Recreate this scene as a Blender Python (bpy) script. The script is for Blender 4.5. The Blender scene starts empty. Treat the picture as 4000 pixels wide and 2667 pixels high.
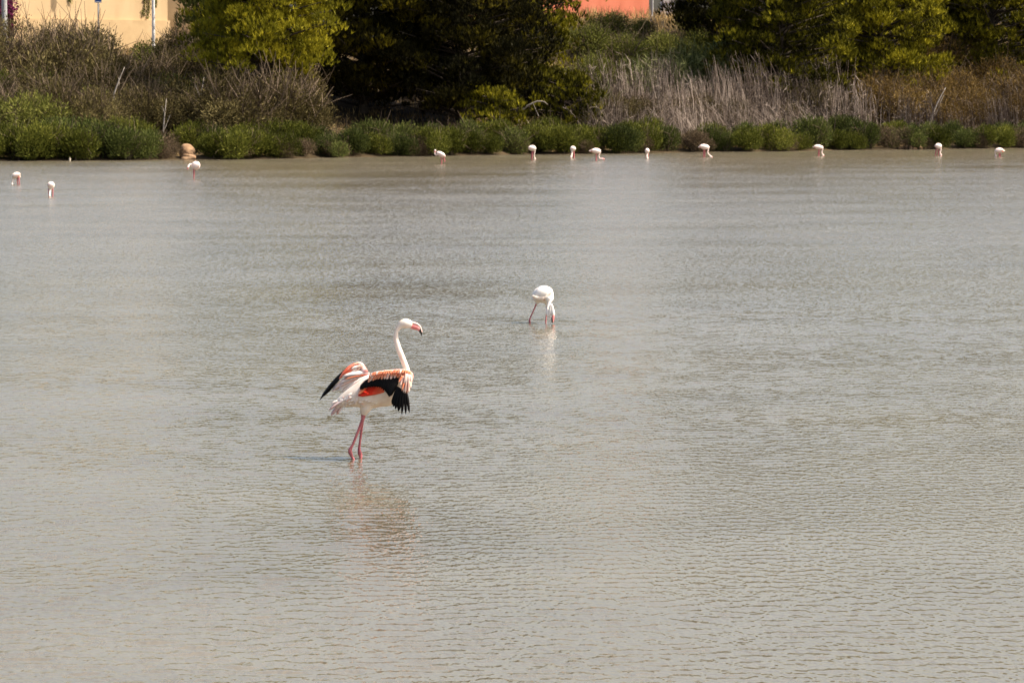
import bpy, math, random
import numpy as np
from mathutils import Vector
R = math.radians
rnd = random.Random(7)
sc = bpy.context.scene
col = sc.collection

# ------------------------------------------------------------------ camera
F_PX, CX, CY, HORIZON, CAM_H = 15000.0, 2000.0, 1333.5, 330.0, 2.87
TH = math.atan((CY - HORIZON) / F_PX)
cam_d = bpy.data.cameras.new('camera'); cam = bpy.data.objects.new('camera', cam_d); col.objects.link(cam)
cam_d.lens = 135; cam_d.sensor_width = 36; cam_d.clip_start = 0.5; cam_d.clip_end = 4000
cam.location = (0, 0, CAM_H); cam.rotation_euler = (R(90) - TH, 0, 0)
cam_d.dof.use_dof = True; cam_d.dof.focus_distance = 30.0; cam_d.dof.aperture_fstop = 16.0
sc.camera = cam

# ------------------------------------------------------------------ sky and sun
SUN_EL, SUN_DX, SUN_DY = R(53), 1.0, -0.13
w = bpy.data.worlds.new('World'); sc.world = w; w.use_nodes = True
nt = w.node_tree; bg = nt.nodes['Background']
sky = nt.nodes.new('ShaderNodeTexSky'); sky.sky_type = 'NISHITA'; sky.sun_disc = False
sky.sun_elevation = SUN_EL; sky.sun_rotation = math.atan2(SUN_DX, SUN_DY)
sky.air_density = 1.0; sky.dust_density = 5.0; sky.ozone_density = 1.0
nt.links.new(sky.outputs[0], bg.inputs[0]); bg.inputs[1].default_value = 0.118
sl = bpy.data.lights.new('sun', 'SUN'); sl.energy = 3.9; sl.angle = R(0.5); sl.color = (1.0, 0.93, 0.82)
sun = bpy.data.objects.new('sun', sl); col.objects.link(sun)
hx = Vector((SUN_DX, SUN_DY, 0)).normalized()
sdir = Vector((hx.x * math.cos(SUN_EL), hx.y * math.cos(SUN_EL), math.sin(SUN_EL)))
sun.rotation_euler = (-sdir).to_track_quat('-Z', 'Y').to_euler(); sun.location = (60, 80, 80)
vs = sc.view_settings; vs.view_transform = 'Standard'; vs.look = 'None'; vs.exposure = 1.05; vs.gamma = 1.0
vs.use_white_balance = True; vs.white_balance_temperature = 7000

# ------------------------------------------------------------------ photo pixel -> place
FWD = np.array([0, math.cos(TH), -math.sin(TH)]); UP = np.array([0, math.sin(TH), math.cos(TH)])
def ray(px, py): return FWD + np.array([1.0, 0, 0]) * ((px - CX) / F_PX) + UP * ((CY - py) / F_PX)
def ground(px, py, z=0.0):
    d = ray(px, py); return np.array([0, 0, CAM_H]) + d * ((z - CAM_H) / d[2])
def at_y(px, py, Y):
    d = ray(px, py); return np.array([0, 0, CAM_H]) + d * (Y / d[1])

# ------------------------------------------------------------------ mesh helpers
def np_mesh(name, V, F, smooth=False, attrs=None, midx=None):
    V = np.asarray(V, np.float32); F = np.asarray(F, np.int32); k = F.shape[1]
    me = bpy.data.meshes.new(name)
    me.vertices.add(len(V)); me.vertices.foreach_set('co', V.ravel())
    me.loops.add(F.size); me.loops.foreach_set('vertex_index', F.ravel())
    me.polygons.add(len(F)); me.polygons.foreach_set('loop_start', np.arange(0, F.size, k, dtype=np.int32))
    me.polygons.foreach_set('use_smooth', np.full(len(F), smooth, dtype=bool))
    if midx is not None: me.polygons.foreach_set('material_index', np.asarray(midx, np.int32))
    for n, a in (attrs or {}).items():
        at = me.attributes.new(n, 'FLOAT', 'POINT'); at.data.foreach_set('value', np.asarray(a, np.float32))
    me.update(); me.validate()
    return me
def link(name, me, mat=None, parent=None, loc=None):
    o = bpy.data.objects.new(name, me); col.objects.link(o)
    if mat is not None:
        for m in (mat if isinstance(mat, (list, tuple)) else [mat]): me.materials.append(m)
    if parent: o.parent = parent
    if loc is not None: o.location = loc
    return o
def tag(o, label=None, cat=None, group=None, kind=None):
    if label: o['label'] = label
    if cat: o['category'] = cat
    if group: o['group'] = group
    if kind: o['kind'] = kind
    return o
def empty(name, loc, label, cat, group=None):
    o = bpy.data.objects.new(name, None); col.objects.link(o); o.location = loc
    return tag(o, label, cat, group)
def join(parts):
    Vs, Fs, As, n = [], [], [], 0
    for p in parts:
        V, F = p[0], p[1]; Vs.append(V); Fs.append(F + n); n += len(V)
        As.append(p[2] if len(p) > 2 else np.zeros(len(V)))
    return np.concatenate(Vs), np.concatenate(Fs), np.concatenate(As)
def catmull(P, n):
    P = np.asarray(P, float); m = len(P)
    seg = np.linalg.norm(np.diff(P[:, :3], axis=0), axis=1); s = np.concatenate([[0], np.cumsum(seg)])
    out = []
    for u in np.linspace(0, s[-1], n):
        i = min(max(np.searchsorted(s, u) - 1, 0), m - 2); t = (u - s[i]) / max(seg[i], 1e-9)
        p0 = P[max(i - 1, 0)]; p1 = P[i]; p2 = P[i + 1]; p3 = P[min(i + 2, m - 1)]
        d1 = (p2 - p0) * .5; d2 = (p3 - p1) * .5
        h = t * t * (3 - 2 * t)
        out.append((2*t**3-3*t**2+1)*p1 + (t**3-2*t**2+t)*d1 + (-2*t**3+3*t**2)*p2 + (t**3-t**2)*d2)
    return np.array(out)
def loft(P, n=24, sides=12, smoothpath=True, side=(0, 1, 0)):
    """P rows: x y z r_in_plane r_side -> closed tapering solid (triangles)"""
    P = np.asarray(P, float)
    if P.shape[1] == 4: P = np.column_stack([P, P[:, 3]])
    if smoothpath: P = catmull(P, n)
    n = len(P); C = P[:, :3]; T = np.gradient(C, axis=0); T /= np.linalg.norm(T, axis=1)[:, None] + 1e-12
    S = np.tile(np.asarray(side, float), (n, 1)); S -= T * (S * T).sum(1)[:, None]
    S /= np.linalg.norm(S, axis=1)[:, None] + 1e-12; N = np.cross(S, T)
    a = np.linspace(0, 2 * math.pi, sides, endpoint=False)
    rn = np.maximum(P[:, 3], 1e-4); rs = np.maximum(P[:, 4], 1e-4)
    V = C[:, None] + N[:, None] * (rn[:, None] * np.cos(a))[..., None] + S[:, None] * (rs[:, None] * np.sin(a))[..., None]
    V = V.reshape(-1, 3); F = []
    for i in range(n - 1):
        for j in range(sides):
            p, q = i * sides + j, i * sides + (j + 1) % sides
            F += [(p, q, q + sides), (p, q + sides, p + sides)]
    V = np.vstack([V, C[0], C[-1]]); k = n * sides
    for j in range(sides):
        F.append((k, (j + 1) % sides, j)); b = (n - 1) * sides
        F.append((k + 1, b + j, b + (j + 1) % sides))
    t = np.concatenate([np.repeat(np.linspace(0, 1, n), sides), [0, 1]])
    return V, np.array(F, np.int32), t
def tubes(paths, sides=4):
    """many thin tapered stems; path = (n,4) x y z r"""
    out = []
    a = np.linspace(0, 2 * math.pi, sides, endpoint=False); ca, sa = np.cos(a), np.sin(a)
    for P in paths:
        P = np.asarray(P, float); n = len(P); C = P[:, :3]; T = np.gradient(C, axis=0); T /= np.linalg.norm(T, axis=1)[:, None] + 1e-12
        ref = np.array([1.0, 0, 0]) if abs(T[0, 0]) < .8 else np.array([0, 1.0, 0])
        S = ref - T * (T @ ref)[:, None]; S /= np.linalg.norm(S, axis=1)[:, None]; N = np.cross(S, T)
        V = (C[:, None] + N[:, None] * (P[:, 3:4] * ca)[..., None] + S[:, None] * (P[:, 3:4] * sa)[..., None]).reshape(-1, 3)
        i = np.arange(n - 1)[:, None] * sides; j = np.arange(sides)[None]; p = (i + j).ravel(); q = (i + (j + 1) % sides).ravel()
        F = np.concatenate([np.stack([p, q, q + sides], 1), np.stack([p, q + sides, p + sides], 1)])
        out.append((V, F, np.full(len(V), rnd.random())))
    return join(out)
def blades(rg, C, D, L, W, tint, tri=False):
    """leaf-sized diamonds, two triangles each"""
    n = len(C); D = D / (np.linalg.norm(D, axis=1)[:, None] + 1e-9)
    S = np.cross(D, rg.normal(size=(n, 3))); S /= np.linalg.norm(S, axis=1)[:, None] + 1e-9
    L = np.broadcast_to(L, n)[:, None]; W = np.broadcast_to(W, n)[:, None]
    if tri:
        V = np.stack([C - S * W * .5, C + S * W * .5, C + D * L], 1).reshape(-1, 3)
        return V, np.arange(3 * n, dtype=np.int32).reshape(-1, 3), np.repeat(np.broadcast_to(tint, n), 3)
    V = np.stack([C, C + D * L * .45 + S * W * .5, C + D * L, C + D * L * .45 - S * W * .5], 1).reshape(-1, 3)
    b = np.arange(n)[:, None] * 4; F = np.concatenate([b + np.array([[0, 1, 2]]), b + np.array([[0, 2, 3]])])
    return V, F.astype(np.int32), np.repeat(np.broadcast_to(tint, n), 4)
def box(x0, x1, y0, y1, z0, z1):
    V = np.array([(x, y, z) for x in (x0, x1) for y in (y0, y1) for z in (z0, z1)], float)
    Q = [(0, 1, 3, 2), (4, 6, 7, 5), (0, 4, 5, 1), (2, 3, 7, 6), (0, 2, 6, 4), (1, 5, 7, 3)]
    return V, np.array([t for q in Q for t in ((q[0], q[1], q[2]), (q[0], q[2], q[3]))], np.int32)

# ------------------------------------------------------------------ materials
def mat(name, c, rough=.7, spec=.3):
    m = bpy.data.materials.new(name); m.use_nodes = True; b = m.node_tree.nodes['Principled BSDF']
    b.inputs['Base Color'].default_value = (*c, 1); b.inputs['Roughness'].default_value = rough
    b.inputs['Specular IOR Level'].default_value = spec
    return m
def noise_col(m, stops, scale=5, detail=5, coord='Object', bump=0.0, bscale=None, stretch=None, attr=None, bdist=.01):
    """noise- or attribute-driven colour ramp with optional bump"""
    t = m.node_tree; b = t.nodes['Principled BSDF']; N = t.nodes.new
    tc = N('ShaderNodeTexCoord'); src = tc.outputs[coord]
    if stretch:
        mp = N('ShaderNodeMapping'); mp.inputs['Scale'].default_value = stretch; t.links.new(src, mp.inputs[0]); src = mp.outputs[0]
    no = N('ShaderNodeTexNoise'); no.inputs['Scale'].default_value = scale; no.inputs['Detail'].default_value = detail; t.links.new(src, no.inputs['Vector'])
    fac = no.outputs['Fac']
    if attr:
        at = N('ShaderNodeAttribute'); at.attribute_name = attr; fac = at.outputs['Fac']
        ad = N('ShaderNodeMath'); ad.operation = 'MULTIPLY_ADD'; ad.inputs[1].default_value = .5; t.links.new(no.outputs['Fac'], ad.inputs[0])
        sb = N('ShaderNodeMath'); sb.operation = 'ADD'; sb.inputs[1].default_value = -.25; t.links.new(fac, ad.inputs[2]); t.links.new(ad.outputs[0], sb.inputs[0]); fac = sb.outputs[0]
    r = N('ShaderNodeValToRGB'); e = r.color_ramp.elements
    while len(e) < len(stops): e.new(.5)
    for el, (p, c) in zip(e, stops): el.position = p; el.color = (*c, 1)
    t.links.new(fac, r.inputs[0]); t.links.new(r.outputs[0], b.inputs['Base Color'])
    if bump:
        n2 = N('ShaderNodeTexNoise'); n2.inputs['Scale'].default_value = bscale or scale * 4; n2.inputs['Detail'].default_value = 4; t.links.new(src, n2.inputs['Vector'])
        bu = N('ShaderNodeBump'); bu.inputs['Strength'].default_value = bump; bu.inputs['Distance'].default_value = bdist
        t.links.new(n2.outputs['Fac'], bu.inputs['Height']); t.links.new(bu.outputs[0], b.inputs['Normal'])
    return m
def leaf(name, stops, transl=.25, rough=.6, objvar=.18):
    """foliage: per-leaf tint attribute + per-plant variation, part translucent"""
    m = mat(name, (.1, .1, .05), rough, .05); t = m.node_tree; N = t.nodes.new; b = t.nodes['Principled BSDF']
    at = N('ShaderNodeAttribute'); at.attribute_name = 'tint'
    oi = N('ShaderNodeObjectInfo'); ad = N('ShaderNodeMath'); ad.operation = 'MULTIPLY_ADD'; ad.inputs[1].default_value = objvar * 2
    t.links.new(oi.outputs['Random'], ad.inputs[0]); t.links.new(at.outputs['Fac'], ad.inputs[2])
    sb = N('ShaderNodeMath'); sb.operation = 'SUBTRACT'; sb.inputs[1].default_value = objvar; t.links.new(ad.outputs[0], sb.inputs[0])
    r = N('ShaderNodeValToRGB'); e = r.color_ramp.elements
    while len(e) < len(stops): e.new(.5)
    for el, (p, c) in zip(e, stops): el.position = p; el.color = (*c, 1)
    t.links.new(sb.outputs[0], r.inputs[0]); t.links.new(r.outputs[0], b.inputs['Base Color'])
    if transl:
        tr = N('ShaderNodeBsdfTranslucent'); mx = N('ShaderNodeMixShader'); mx.inputs[0].default_value = transl
        t.links.new(r.outputs[0], tr.inputs[0]); t.links.new(b.outputs[0], mx.inputs[1]); t.links.new(tr.outputs[0], mx.inputs[2])
        t.links.new(mx.outputs[0], t.nodes['Material Output'].inputs[0])
    return m
M = {}
M['pine'] = leaf('pine_needles', [(0, (.013, .013, .002)), (.45, (.072, .068, .006)), (.8, (.20, .18, .014)), (1, (.33, .29, .022))], .1)  # pale stops put sunlit olive clumps into the needle colour
M['shadepine'] = leaf('shaded_pine_needles', [(0, (.008, .008, .003)), (.55, (.026, .023, .005)), (.85, (.10, .083, .009)), (1, (.20, .16, .012))], .12)  # crown shade put into darker needles, sunlit crests into the pale stops
M['olive'] = leaf('olive_leaves', [(0, (.055, .055, .007)), (.5, (.19, .175, .014)), (1, (.38, .33, .028))], .3)
M['salt'] = leaf('saltbush_leaves', [(0, (.016, .019, .003)), (.5, (.073, .084, .014)), (1, (.21, .21, .04))], .25)
M['saltblue'] = leaf('blue_saltbush_leaves', [(0, (.016, .021, .006)), (.5, (.062, .078, .020)), (1, (.165, .18, .05))], .25)
M['saltbrown'] = leaf('brown_saltbush_leaves', [(0, (.045, .032, .020)), (.5, (.105, .075, .046)), (1, (.17, .125, .075))], .15)
M['brush'] = leaf('brush_leaves', [(0, (.030, .025, .008)), (.5, (.085, .068, .028)), (1, (.19, .155, .065))], .2, .6, .36)
M['green'] = leaf('shrub_leaves', [(0, (.030, .036, .008)), (.5, (.10, .11, .022)), (1, (.22, .215, .055))], .25)
M['rust'] = leaf('rusty_leaves', [(0, (.06, .038, .012)), (.5, (.135, .085, .025)), (1, (.22, .15, .05))], .2)
M['boug'] = leaf('bougainvillea_bracts', [(0, (.03, .004, .014)), (.5, (.085, .010, .04)), (1, (.15, .02, .07))], .2)
M['cane'] = leaf('cane_leaves', [(0, (.06, .075, .022)), (.5, (.14, .16, .06)), (1, (.25, .25, .11))], .3)
M['reed'] = leaf('dry_reed', [(0, (.045, .034, .027)), (.5, (.135, .103, .085)), (1, (.40, .33, .28))], .1, .7)
M['grass'] = leaf('dry_grass_blades', [(0, (.22, .14, .06)), (.5, (.36, .25, .11)), (1, (.46, .34, .16))], .2)
M['bark'] = noise_col(mat('bark', (.1, .08, .06), .9), [(.3, (.03, .023, .017)), (.7, (.09, .07, .052))], 6, bump=.5, stretch=(4, 4, 1))
M['twig'] = leaf('twigs', [(0, (.045, .033, .022)), (.5, (.10, .073, .05)), (1, (.24, .18, .13))], 0, .8)
M['deadwood'] = noise_col(mat('dead_wood', (.4, .35, .3), .8), [(.3, (.26, .22, .18)), (.7, (.46, .41, .36))], 8)
M['earth'] = noise_col(mat('bank_earth', (.2, .14, .08), .95, .1), [(.35, (.030, .022, .012)), (.55, (.07, .05, .028)), (.78, (.17, .115, .06))], .5, 8, bump=.6, bscale=3, bdist=.1)
M['cream'] = noise_col(mat('cream_render', (.6, .45, .25), .9, .2), [(.25, (.41, .29, .165)), (.55, (.50, .365, .215)), (.8, (.54, .41, .26))], .9, 6, bump=.25, bscale=20, stretch=(1, 1, .35))
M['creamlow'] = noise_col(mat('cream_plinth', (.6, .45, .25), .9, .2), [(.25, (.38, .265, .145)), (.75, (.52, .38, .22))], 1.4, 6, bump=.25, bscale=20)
M['salmon'] = noise_col(mat('salmon_render', (.6, .2, .12), .9, .2), [(.25, (.34, .095, .055)), (.55, (.42, .13, .08)), (.8, (.45, .17, .11))], .8, 6, bump=.25, bscale=20, stretch=(1, 1, .35))
M['whitewall'] = noise_col(mat('white_render', (.7, .66, .62), .85, .2), [(.3, (.60, .56, .53)), (.7, (.74, .70, .66))], 1)
M['whitepaint'] = mat('white_paint', (.78, .76, .74), .4)
M['greymetal'] = noise_col(mat('grey_metal', (.35, .35, .36), .5), [(.3, (.28, .28, .29)), (.7, (.40, .40, .40))], 9)
M['blue'] = mat('blue_sign_paint', (.03, .075, .22), .4)
M['rock'] = noise_col(mat('tan_rock', (.4, .25, .15), .9), [(.3, (.17, .10, .055)), (.5, (.30, .185, .105)), (.7, (.42, .27, .16))], 3, 7, bump=.8, bscale=8, bdist=.04)
M['pale'] = noise_col(mat('pale_stone', (.5, .45, .35), .9), [(.3, (.38, .32, .24)), (.7, (.58, .52, .42))], 6, bump=.4)

# ------------------------------------------------------------------ shoreline and terrain
shore_pts = np.array([ground(px, py) for px, py in ((-1500, 640), (0, 629), (500, 626), (1000, 622), (1500, 613), (2000, 605), (2500, 598), (3000, 592), (3500, 585), (4000, 579), (5500, 566))])
def shore_y(x):
    x = np.asarray(x, float); xs, ys = shore_pts[:, 0], shore_pts[:, 1]
    y = np.interp(x, xs, ys)
    y = np.where(x < xs[0], ys[0], y); y = np.where(x > xs[-1], ys[-1], y)
    return y + .35 * np.sin(x * .9 + 1) + .25 * np.sin(x * 2.3) + .15 * np.sin(x * 5.1 + 2)
def ssm(a, b, x):
    t = np.clip((x - a) / (b - a), 0, 1); return t * t * (3 - 2 * t)
def terr(x, y):
    x = np.asarray(x, float); y = np.asarray(y, float); t = y - shore_y(x)
    top = 4.7 + 1.5 * ssm(-8, 4, x)
    z = np.where(t < 0, np.maximum(t * .07, -.36), 0) + .16 * ssm(-.1, 1.2, t) + .30 * ssm(1.5, 6, t) + (top - .58) * ssm(5, 31, t) + .012 * np.clip(t - 34, 0, 400)
    return z + np.where(t > .8, .07 * np.sin(x * 1.7 + y * .6) + .05 * np.sin(x * .7 - y * 2.1), 0)
def place(px, t):
    Y = 150.0
    for _ in range(8):
        x = (px - CX) / F_PX * Y * 1.0022; Y = float(shore_y(x)) + t
    return np.array([x, Y, float(terr(x, Y))])

gx = np.concatenate([np.linspace(-900, -40, 14), np.linspace(-36, 40, 153), np.linspace(45, 900, 14)])
gy = np.concatenate([np.linspace(-120, 120, 9), np.linspace(125, 215, 181), np.linspace(220, 1500, 22)])
GX, GY = np.meshgrid(gx, gy); V = np.stack([GX, GY, terr(GX, GY)], -1).reshape(-1, 3)
i = np.arange(len(gy) - 1)[:, None] * len(gx) + np.arange(len(gx) - 1)[None]; i = i.ravel()
tag(link('ground', np_mesh('ground', V, np.stack([i, i + 1, i + 1 + len(gx), i + len(gx)], 1), True), M['earth']), kind='structure')

# ------------------------------------------------------------------ water: rippled fan in view, flat sheet beyond
def water():
    rg = np.random.default_rng(3)
    ys = [17.5]
    while ys[-1] < 182: ys.append(ys[-1] + max(.030, .0007 * ys[-1], .0022 * (ys[-1] - 35)))
    ys = np.array(ys); nc = 360
    hw = ys * .146 + 2.6; u = np.linspace(-1, 1, nc)
    X = hw[:, None] * u[None]; Y = np.repeat(ys[:, None], nc, 1); Z = np.zeros_like(X)
    dx = (2 * hw / nc)[:, None]; dy = np.gradient(ys)[:, None]
    n = 150; lam = np.exp(rg.uniform(math.log(.085), math.log(.26), n)); ang = rg.normal(R(-8), R(52), n)
    s = .066 * math.sqrt(2.0 / n) * np.ones(n)
    k = 2 * math.pi / lam; kx, ky, ph = k * np.sin(ang), k * np.cos(ang), rg.uniform(0, 6.28, n)
    for _ in range(7):      # long low swell
        q = 2 * math.pi / rg.uniform(2.5, 8.0); a = rg.normal(R(5), R(45)); Z += .0022 / q * np.sin(q * (math.sin(a) * X + math.cos(a) * Y) + rg.uniform(0, 6.28)) * np.clip(3.0 / dy * .1, 0, 1)
    gust = np.zeros_like(X)
    for _ in range(9):
        a = rg.uniform(0, 6.28); q = rg.uniform(.15, 1.1)
        gust += np.sin(q * (X * math.cos(a) * .7 + Y * math.sin(a) * .45) + rg.uniform(0, 6.28))
    gust = np.clip(1 + .18 * gust, .45, 1.6)
    for j in range(n):
        att = np.clip((lam[j] / np.maximum(dx * abs(math.sin(ang[j])) + dy * abs(math.cos(ang[j])), 1e-6) - 2.2) / 2.5, 0, 1)
        if att.max() <= 0: continue
        Z += s[j] / k[j] * att * np.sin(kx[j] * X + ky[j] * Y + ph[j])
    edge = np.clip((1 - np.abs(u)) * 12, 0, 1)[None] * np.clip((ys - 17.5) / 1.0, 0, 1)[:, None] * np.clip((182 - ys) / 4, 0, 1)[:, None]
    Z *= gust * edge
    V = np.stack([X, Y, Z], -1).reshape(-1, 3); m = len(ys)
    i = (np.arange(m - 1)[:, None] * nc + np.arange(nc - 1)[None]).ravel()
    F = [np.stack([i, i + 1, i + 1 + nc, i + nc], 1)]
    # the flat sheet round it, built from quads that share the rim's ends
    base = len(V)
    ext = np.array([(-900, -120, 0), (900, -120, 0), (900, 17.5, 0), (900, 182, 0), (-900, 182, 0), (-900, 17.5, 0)], float)
    V = np.vstack([V, ext]); a0, b0, a1, b1 = 0, nc - 1, (m - 1) * nc, m * nc - 1
    F.append(np.array([(base, base + 1, base + 2, base + 5)]))
    F.append(np.array([(b0, base + 2, base + 3, b1), (base + 5, a0, a1, base + 4)]))
    far = np.append(ssm(27, 85, Y).ravel(), [0] * 6)
    return np_mesh('water', V, np.concatenate(F), True, {'far': far})
FINE, MID, NEAR_H = .85, .38, .0072
def water_mat():
    m = mat('murky_water', (.17, .135, .085), .05, .5); t = m.node_tree; N = t.nodes.new; b = t.nodes['Principled BSDF']
    b.inputs['IOR'].default_value = 1.33
    tc = N('ShaderNodeTexCoord')
    no = N('ShaderNodeTexNoise'); no.inputs['Scale'].default_value = .35; no.inputs['Detail'].default_value = 3; t.links.new(tc.outputs['Object'], no.inputs['Vector'])
    r = N('ShaderNodeValToRGB'); e = r.color_ramp.elements; e[0].position = .3; e[0].color = (.112, .096, .068, 1); e[1].position = .7; e[1].color = (.145, .126, .090, 1)
    t.links.new(no.outputs['Fac'], r.inputs[0]); t.links.new(r.outputs[0], b.inputs['Base Color'])
    # fine ripples, too small for the mesh, as slopes: each noise gives an x and a y tilt; far faces are leaned towards the camera shore to mirror more sky
    def slope(scale, amp, detail):
        mp = N('ShaderNodeMapping'); mp.inputs['Scale'].default_value = scale; mp.inputs['Rotation'].default_value = (0, 0, R(7)); t.links.new(tc.outputs['Object'], mp.inputs[0])
        n2 = N('ShaderNodeTexNoise'); n2.inputs['Scale'].default_value = 1; n2.inputs['Detail'].default_value = detail; n2.inputs['Roughness'].default_value = .6; t.links.new(mp.outputs[0], n2.inputs['Vector'])
        sb = N('ShaderNodeVectorMath'); sb.operation = 'SUBTRACT'; sb.inputs[1].default_value = (.5, .5, .5); t.links.new(n2.outputs['Color'], sb.inputs[0])
        ml = N('ShaderNodeVectorMath'); ml.operation = 'MULTIPLY'; ml.inputs[1].default_value = (amp, amp, 0); t.links.new(sb.outputs[0], ml.inputs[0])
        return ml.outputs[0]
    def add(a, b_):
        v = N('ShaderNodeVectorMath'); v.operation = 'ADD'; t.links.new(a, v.inputs[0]); t.links.new(b_, v.inputs[1]); return v.outputs[0]
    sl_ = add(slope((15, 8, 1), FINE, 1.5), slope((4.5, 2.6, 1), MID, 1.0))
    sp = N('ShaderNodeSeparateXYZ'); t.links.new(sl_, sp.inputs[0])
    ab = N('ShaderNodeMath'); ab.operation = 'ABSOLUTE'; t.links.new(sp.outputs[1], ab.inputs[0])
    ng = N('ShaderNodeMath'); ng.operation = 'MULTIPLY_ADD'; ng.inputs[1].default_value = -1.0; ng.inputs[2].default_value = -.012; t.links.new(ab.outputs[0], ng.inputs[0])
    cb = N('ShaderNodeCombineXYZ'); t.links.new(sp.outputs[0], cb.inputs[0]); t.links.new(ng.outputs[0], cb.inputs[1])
    gn = N('ShaderNodeTexNoise'); gn.inputs['Scale'].default_value = .16; gn.inputs['Detail'].default_value = 2; t.links.new(tc.outputs['Object'], gn.inputs['Vector'])
    gr = N('ShaderNodeMapRange'); gr.inputs[1].default_value = .3; gr.inputs[2].default_value = .7; gr.inputs[3].default_value = .65; gr.inputs[4].default_value = 1.3; t.links.new(gn.outputs['Fac'], gr.inputs[0])
    fa = N('ShaderNodeAttribute'); fa.attribute_name = 'far'; fm = N('ShaderNodeMath'); fm.operation = 'MULTIPLY'; t.links.new(fa.outputs['Fac'], fm.inputs[0]); t.links.new(gr.outputs[0], fm.inputs[1])
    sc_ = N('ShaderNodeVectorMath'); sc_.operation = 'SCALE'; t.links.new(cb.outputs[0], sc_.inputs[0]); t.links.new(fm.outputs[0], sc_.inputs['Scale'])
    mp = N('ShaderNodeMapping'); mp.inputs['Scale'].default_value = (25, 10, 1); mp.inputs['Rotation'].default_value = (0, 0, R(7)); t.links.new(tc.outputs['Object'], mp.inputs[0])
    hn = N('ShaderNodeTexNoise'); hn.inputs['Scale'].default_value = 1; hn.inputs['Detail'].default_value = 1.0; t.links.new(mp.outputs[0], hn.inputs['Vector'])
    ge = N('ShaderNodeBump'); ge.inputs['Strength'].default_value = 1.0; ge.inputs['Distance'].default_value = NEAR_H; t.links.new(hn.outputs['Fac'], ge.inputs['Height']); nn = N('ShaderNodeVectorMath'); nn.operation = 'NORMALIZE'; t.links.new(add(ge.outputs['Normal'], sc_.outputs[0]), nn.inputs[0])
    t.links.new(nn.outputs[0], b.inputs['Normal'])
    return m
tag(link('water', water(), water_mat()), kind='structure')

# ------------------------------------------------------------------ plant builders
def shrub(seed, Rr, H, n, L, W, up=.6, stems=26, hollow=.35, stem_r=.012, lobes=7):
    """domed shrub of several lobes: (foliage mesh, stem mesh)"""
    rg = np.random.default_rng(seed); parts = []
    lc = np.stack([rg.normal(0, .45 * Rr, lobes), rg.normal(0, .45 * Rr, lobes), rg.uniform(.28, .66, lobes) * H], 1); lr = rg.uniform(.38, .62, lobes) * Rr
    lc[0] = (0, 0, .5 * H); lr[0] = .62 * Rr
    pt = []
    for c, r in zip(lc, lr):
        k = int(n * (r ** 2) / (lr ** 2).sum()); d = rg.normal(size=(k, 3)); d /= np.linalg.norm(d, axis=1)[:, None]
        rad = (hollow + (1 - hollow) * rg.random(k) ** .5)[:, None] * r * (1 + .16 * rg.normal(size=(k, 1)))
        zs = min(1.0, (H - c[2]) / r + .12)
        p = c + d * rad * np.array([1, 1, max(zs, .55)]); p[:, 2] = np.maximum(p[:, 2], .03 + .05 * rg.random(k))
        D = d * .7 + np.array([0, 0, up]) + rg.normal(0, .38, (k, 3))
        pt.append(blades(rg, p, D, L * rg.uniform(.6, 1.35, k), W * rg.uniform(.7, 1.3, k), np.clip(rg.normal(rg.uniform(.3, .7), .2, k), 0, 1)))
    fol = join(pt); st = []
    for _ in range(stems):
        a = rg.uniform(0, 6.28); rr = Rr * rg.uniform(.3, .95); h = H * rg.uniform(.55, 1.0); b = rg.normal(0, .1 * Rr, 2)
        p0 = np.array([b[0], b[1], -.12]); p2 = np.array([math.cos(a) * rr, math.sin(a) * rr, h]); p1 = (p0 + p2) / 2 + np.array([0, 0, .1 * H]) + rg.normal(0, .06 * Rr, 3)
        st.append(np.column_stack([np.array([p0, p1, p2]), [stem_r * 1.6, stem_r, stem_r * .35]]))
        for _ in range(2):
            q = p1 + (p2 - p1) * rg.uniform(0, .6); e = q + rg.normal(0, .28 * Rr, 3) + np.array([0, 0, .22 * H])
            st.append(np.column_stack([np.array([q, (q + e) / 2 + rg.normal(0, .03, 3), e]), [stem_r * .7, stem_r * .5, stem_r * .25]]))
    return fol, tubes(st)
def mesh3(name, p, mt):
    me = np_mesh(name, p[0], p[1], False, {'tint': p[2]}); me.materials.append(mt); return me
def proto_shrubs(kind, count, mt, smt, **kw):
    out = []
    for i in range(count):
        f, s = shrub(hash_seed(kind, i), **kw); out.append((mesh3(kind + '_foliage', f, mt), mesh3(kind + '_stem', s, smt)))
    return out
def hash_seed(k, i): return (sum(ord(c) * (j + 3) for j, c in enumerate(k)) * 31 + i * 977) % 100003
def put_plant(name, protos, loc, s, label, cat, group, sz=None, partnames=('foliage', 'stem')):
    r = empty(name, loc, label, cat, group); r.rotation_euler = (0, 0, rnd.uniform(0, 6.28)); r.scale = (s, s, sz or s)
    for me, pn in zip(rnd.choice(protos), partnames):
        o = bpy.data.objects.new(pn, me); col.objects.link(o); o.parent = r
        if pn in ('foliage', 'crown', 'leaf_mass', 'stalks'): o['kind'] = 'stuff'
    return r
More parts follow.
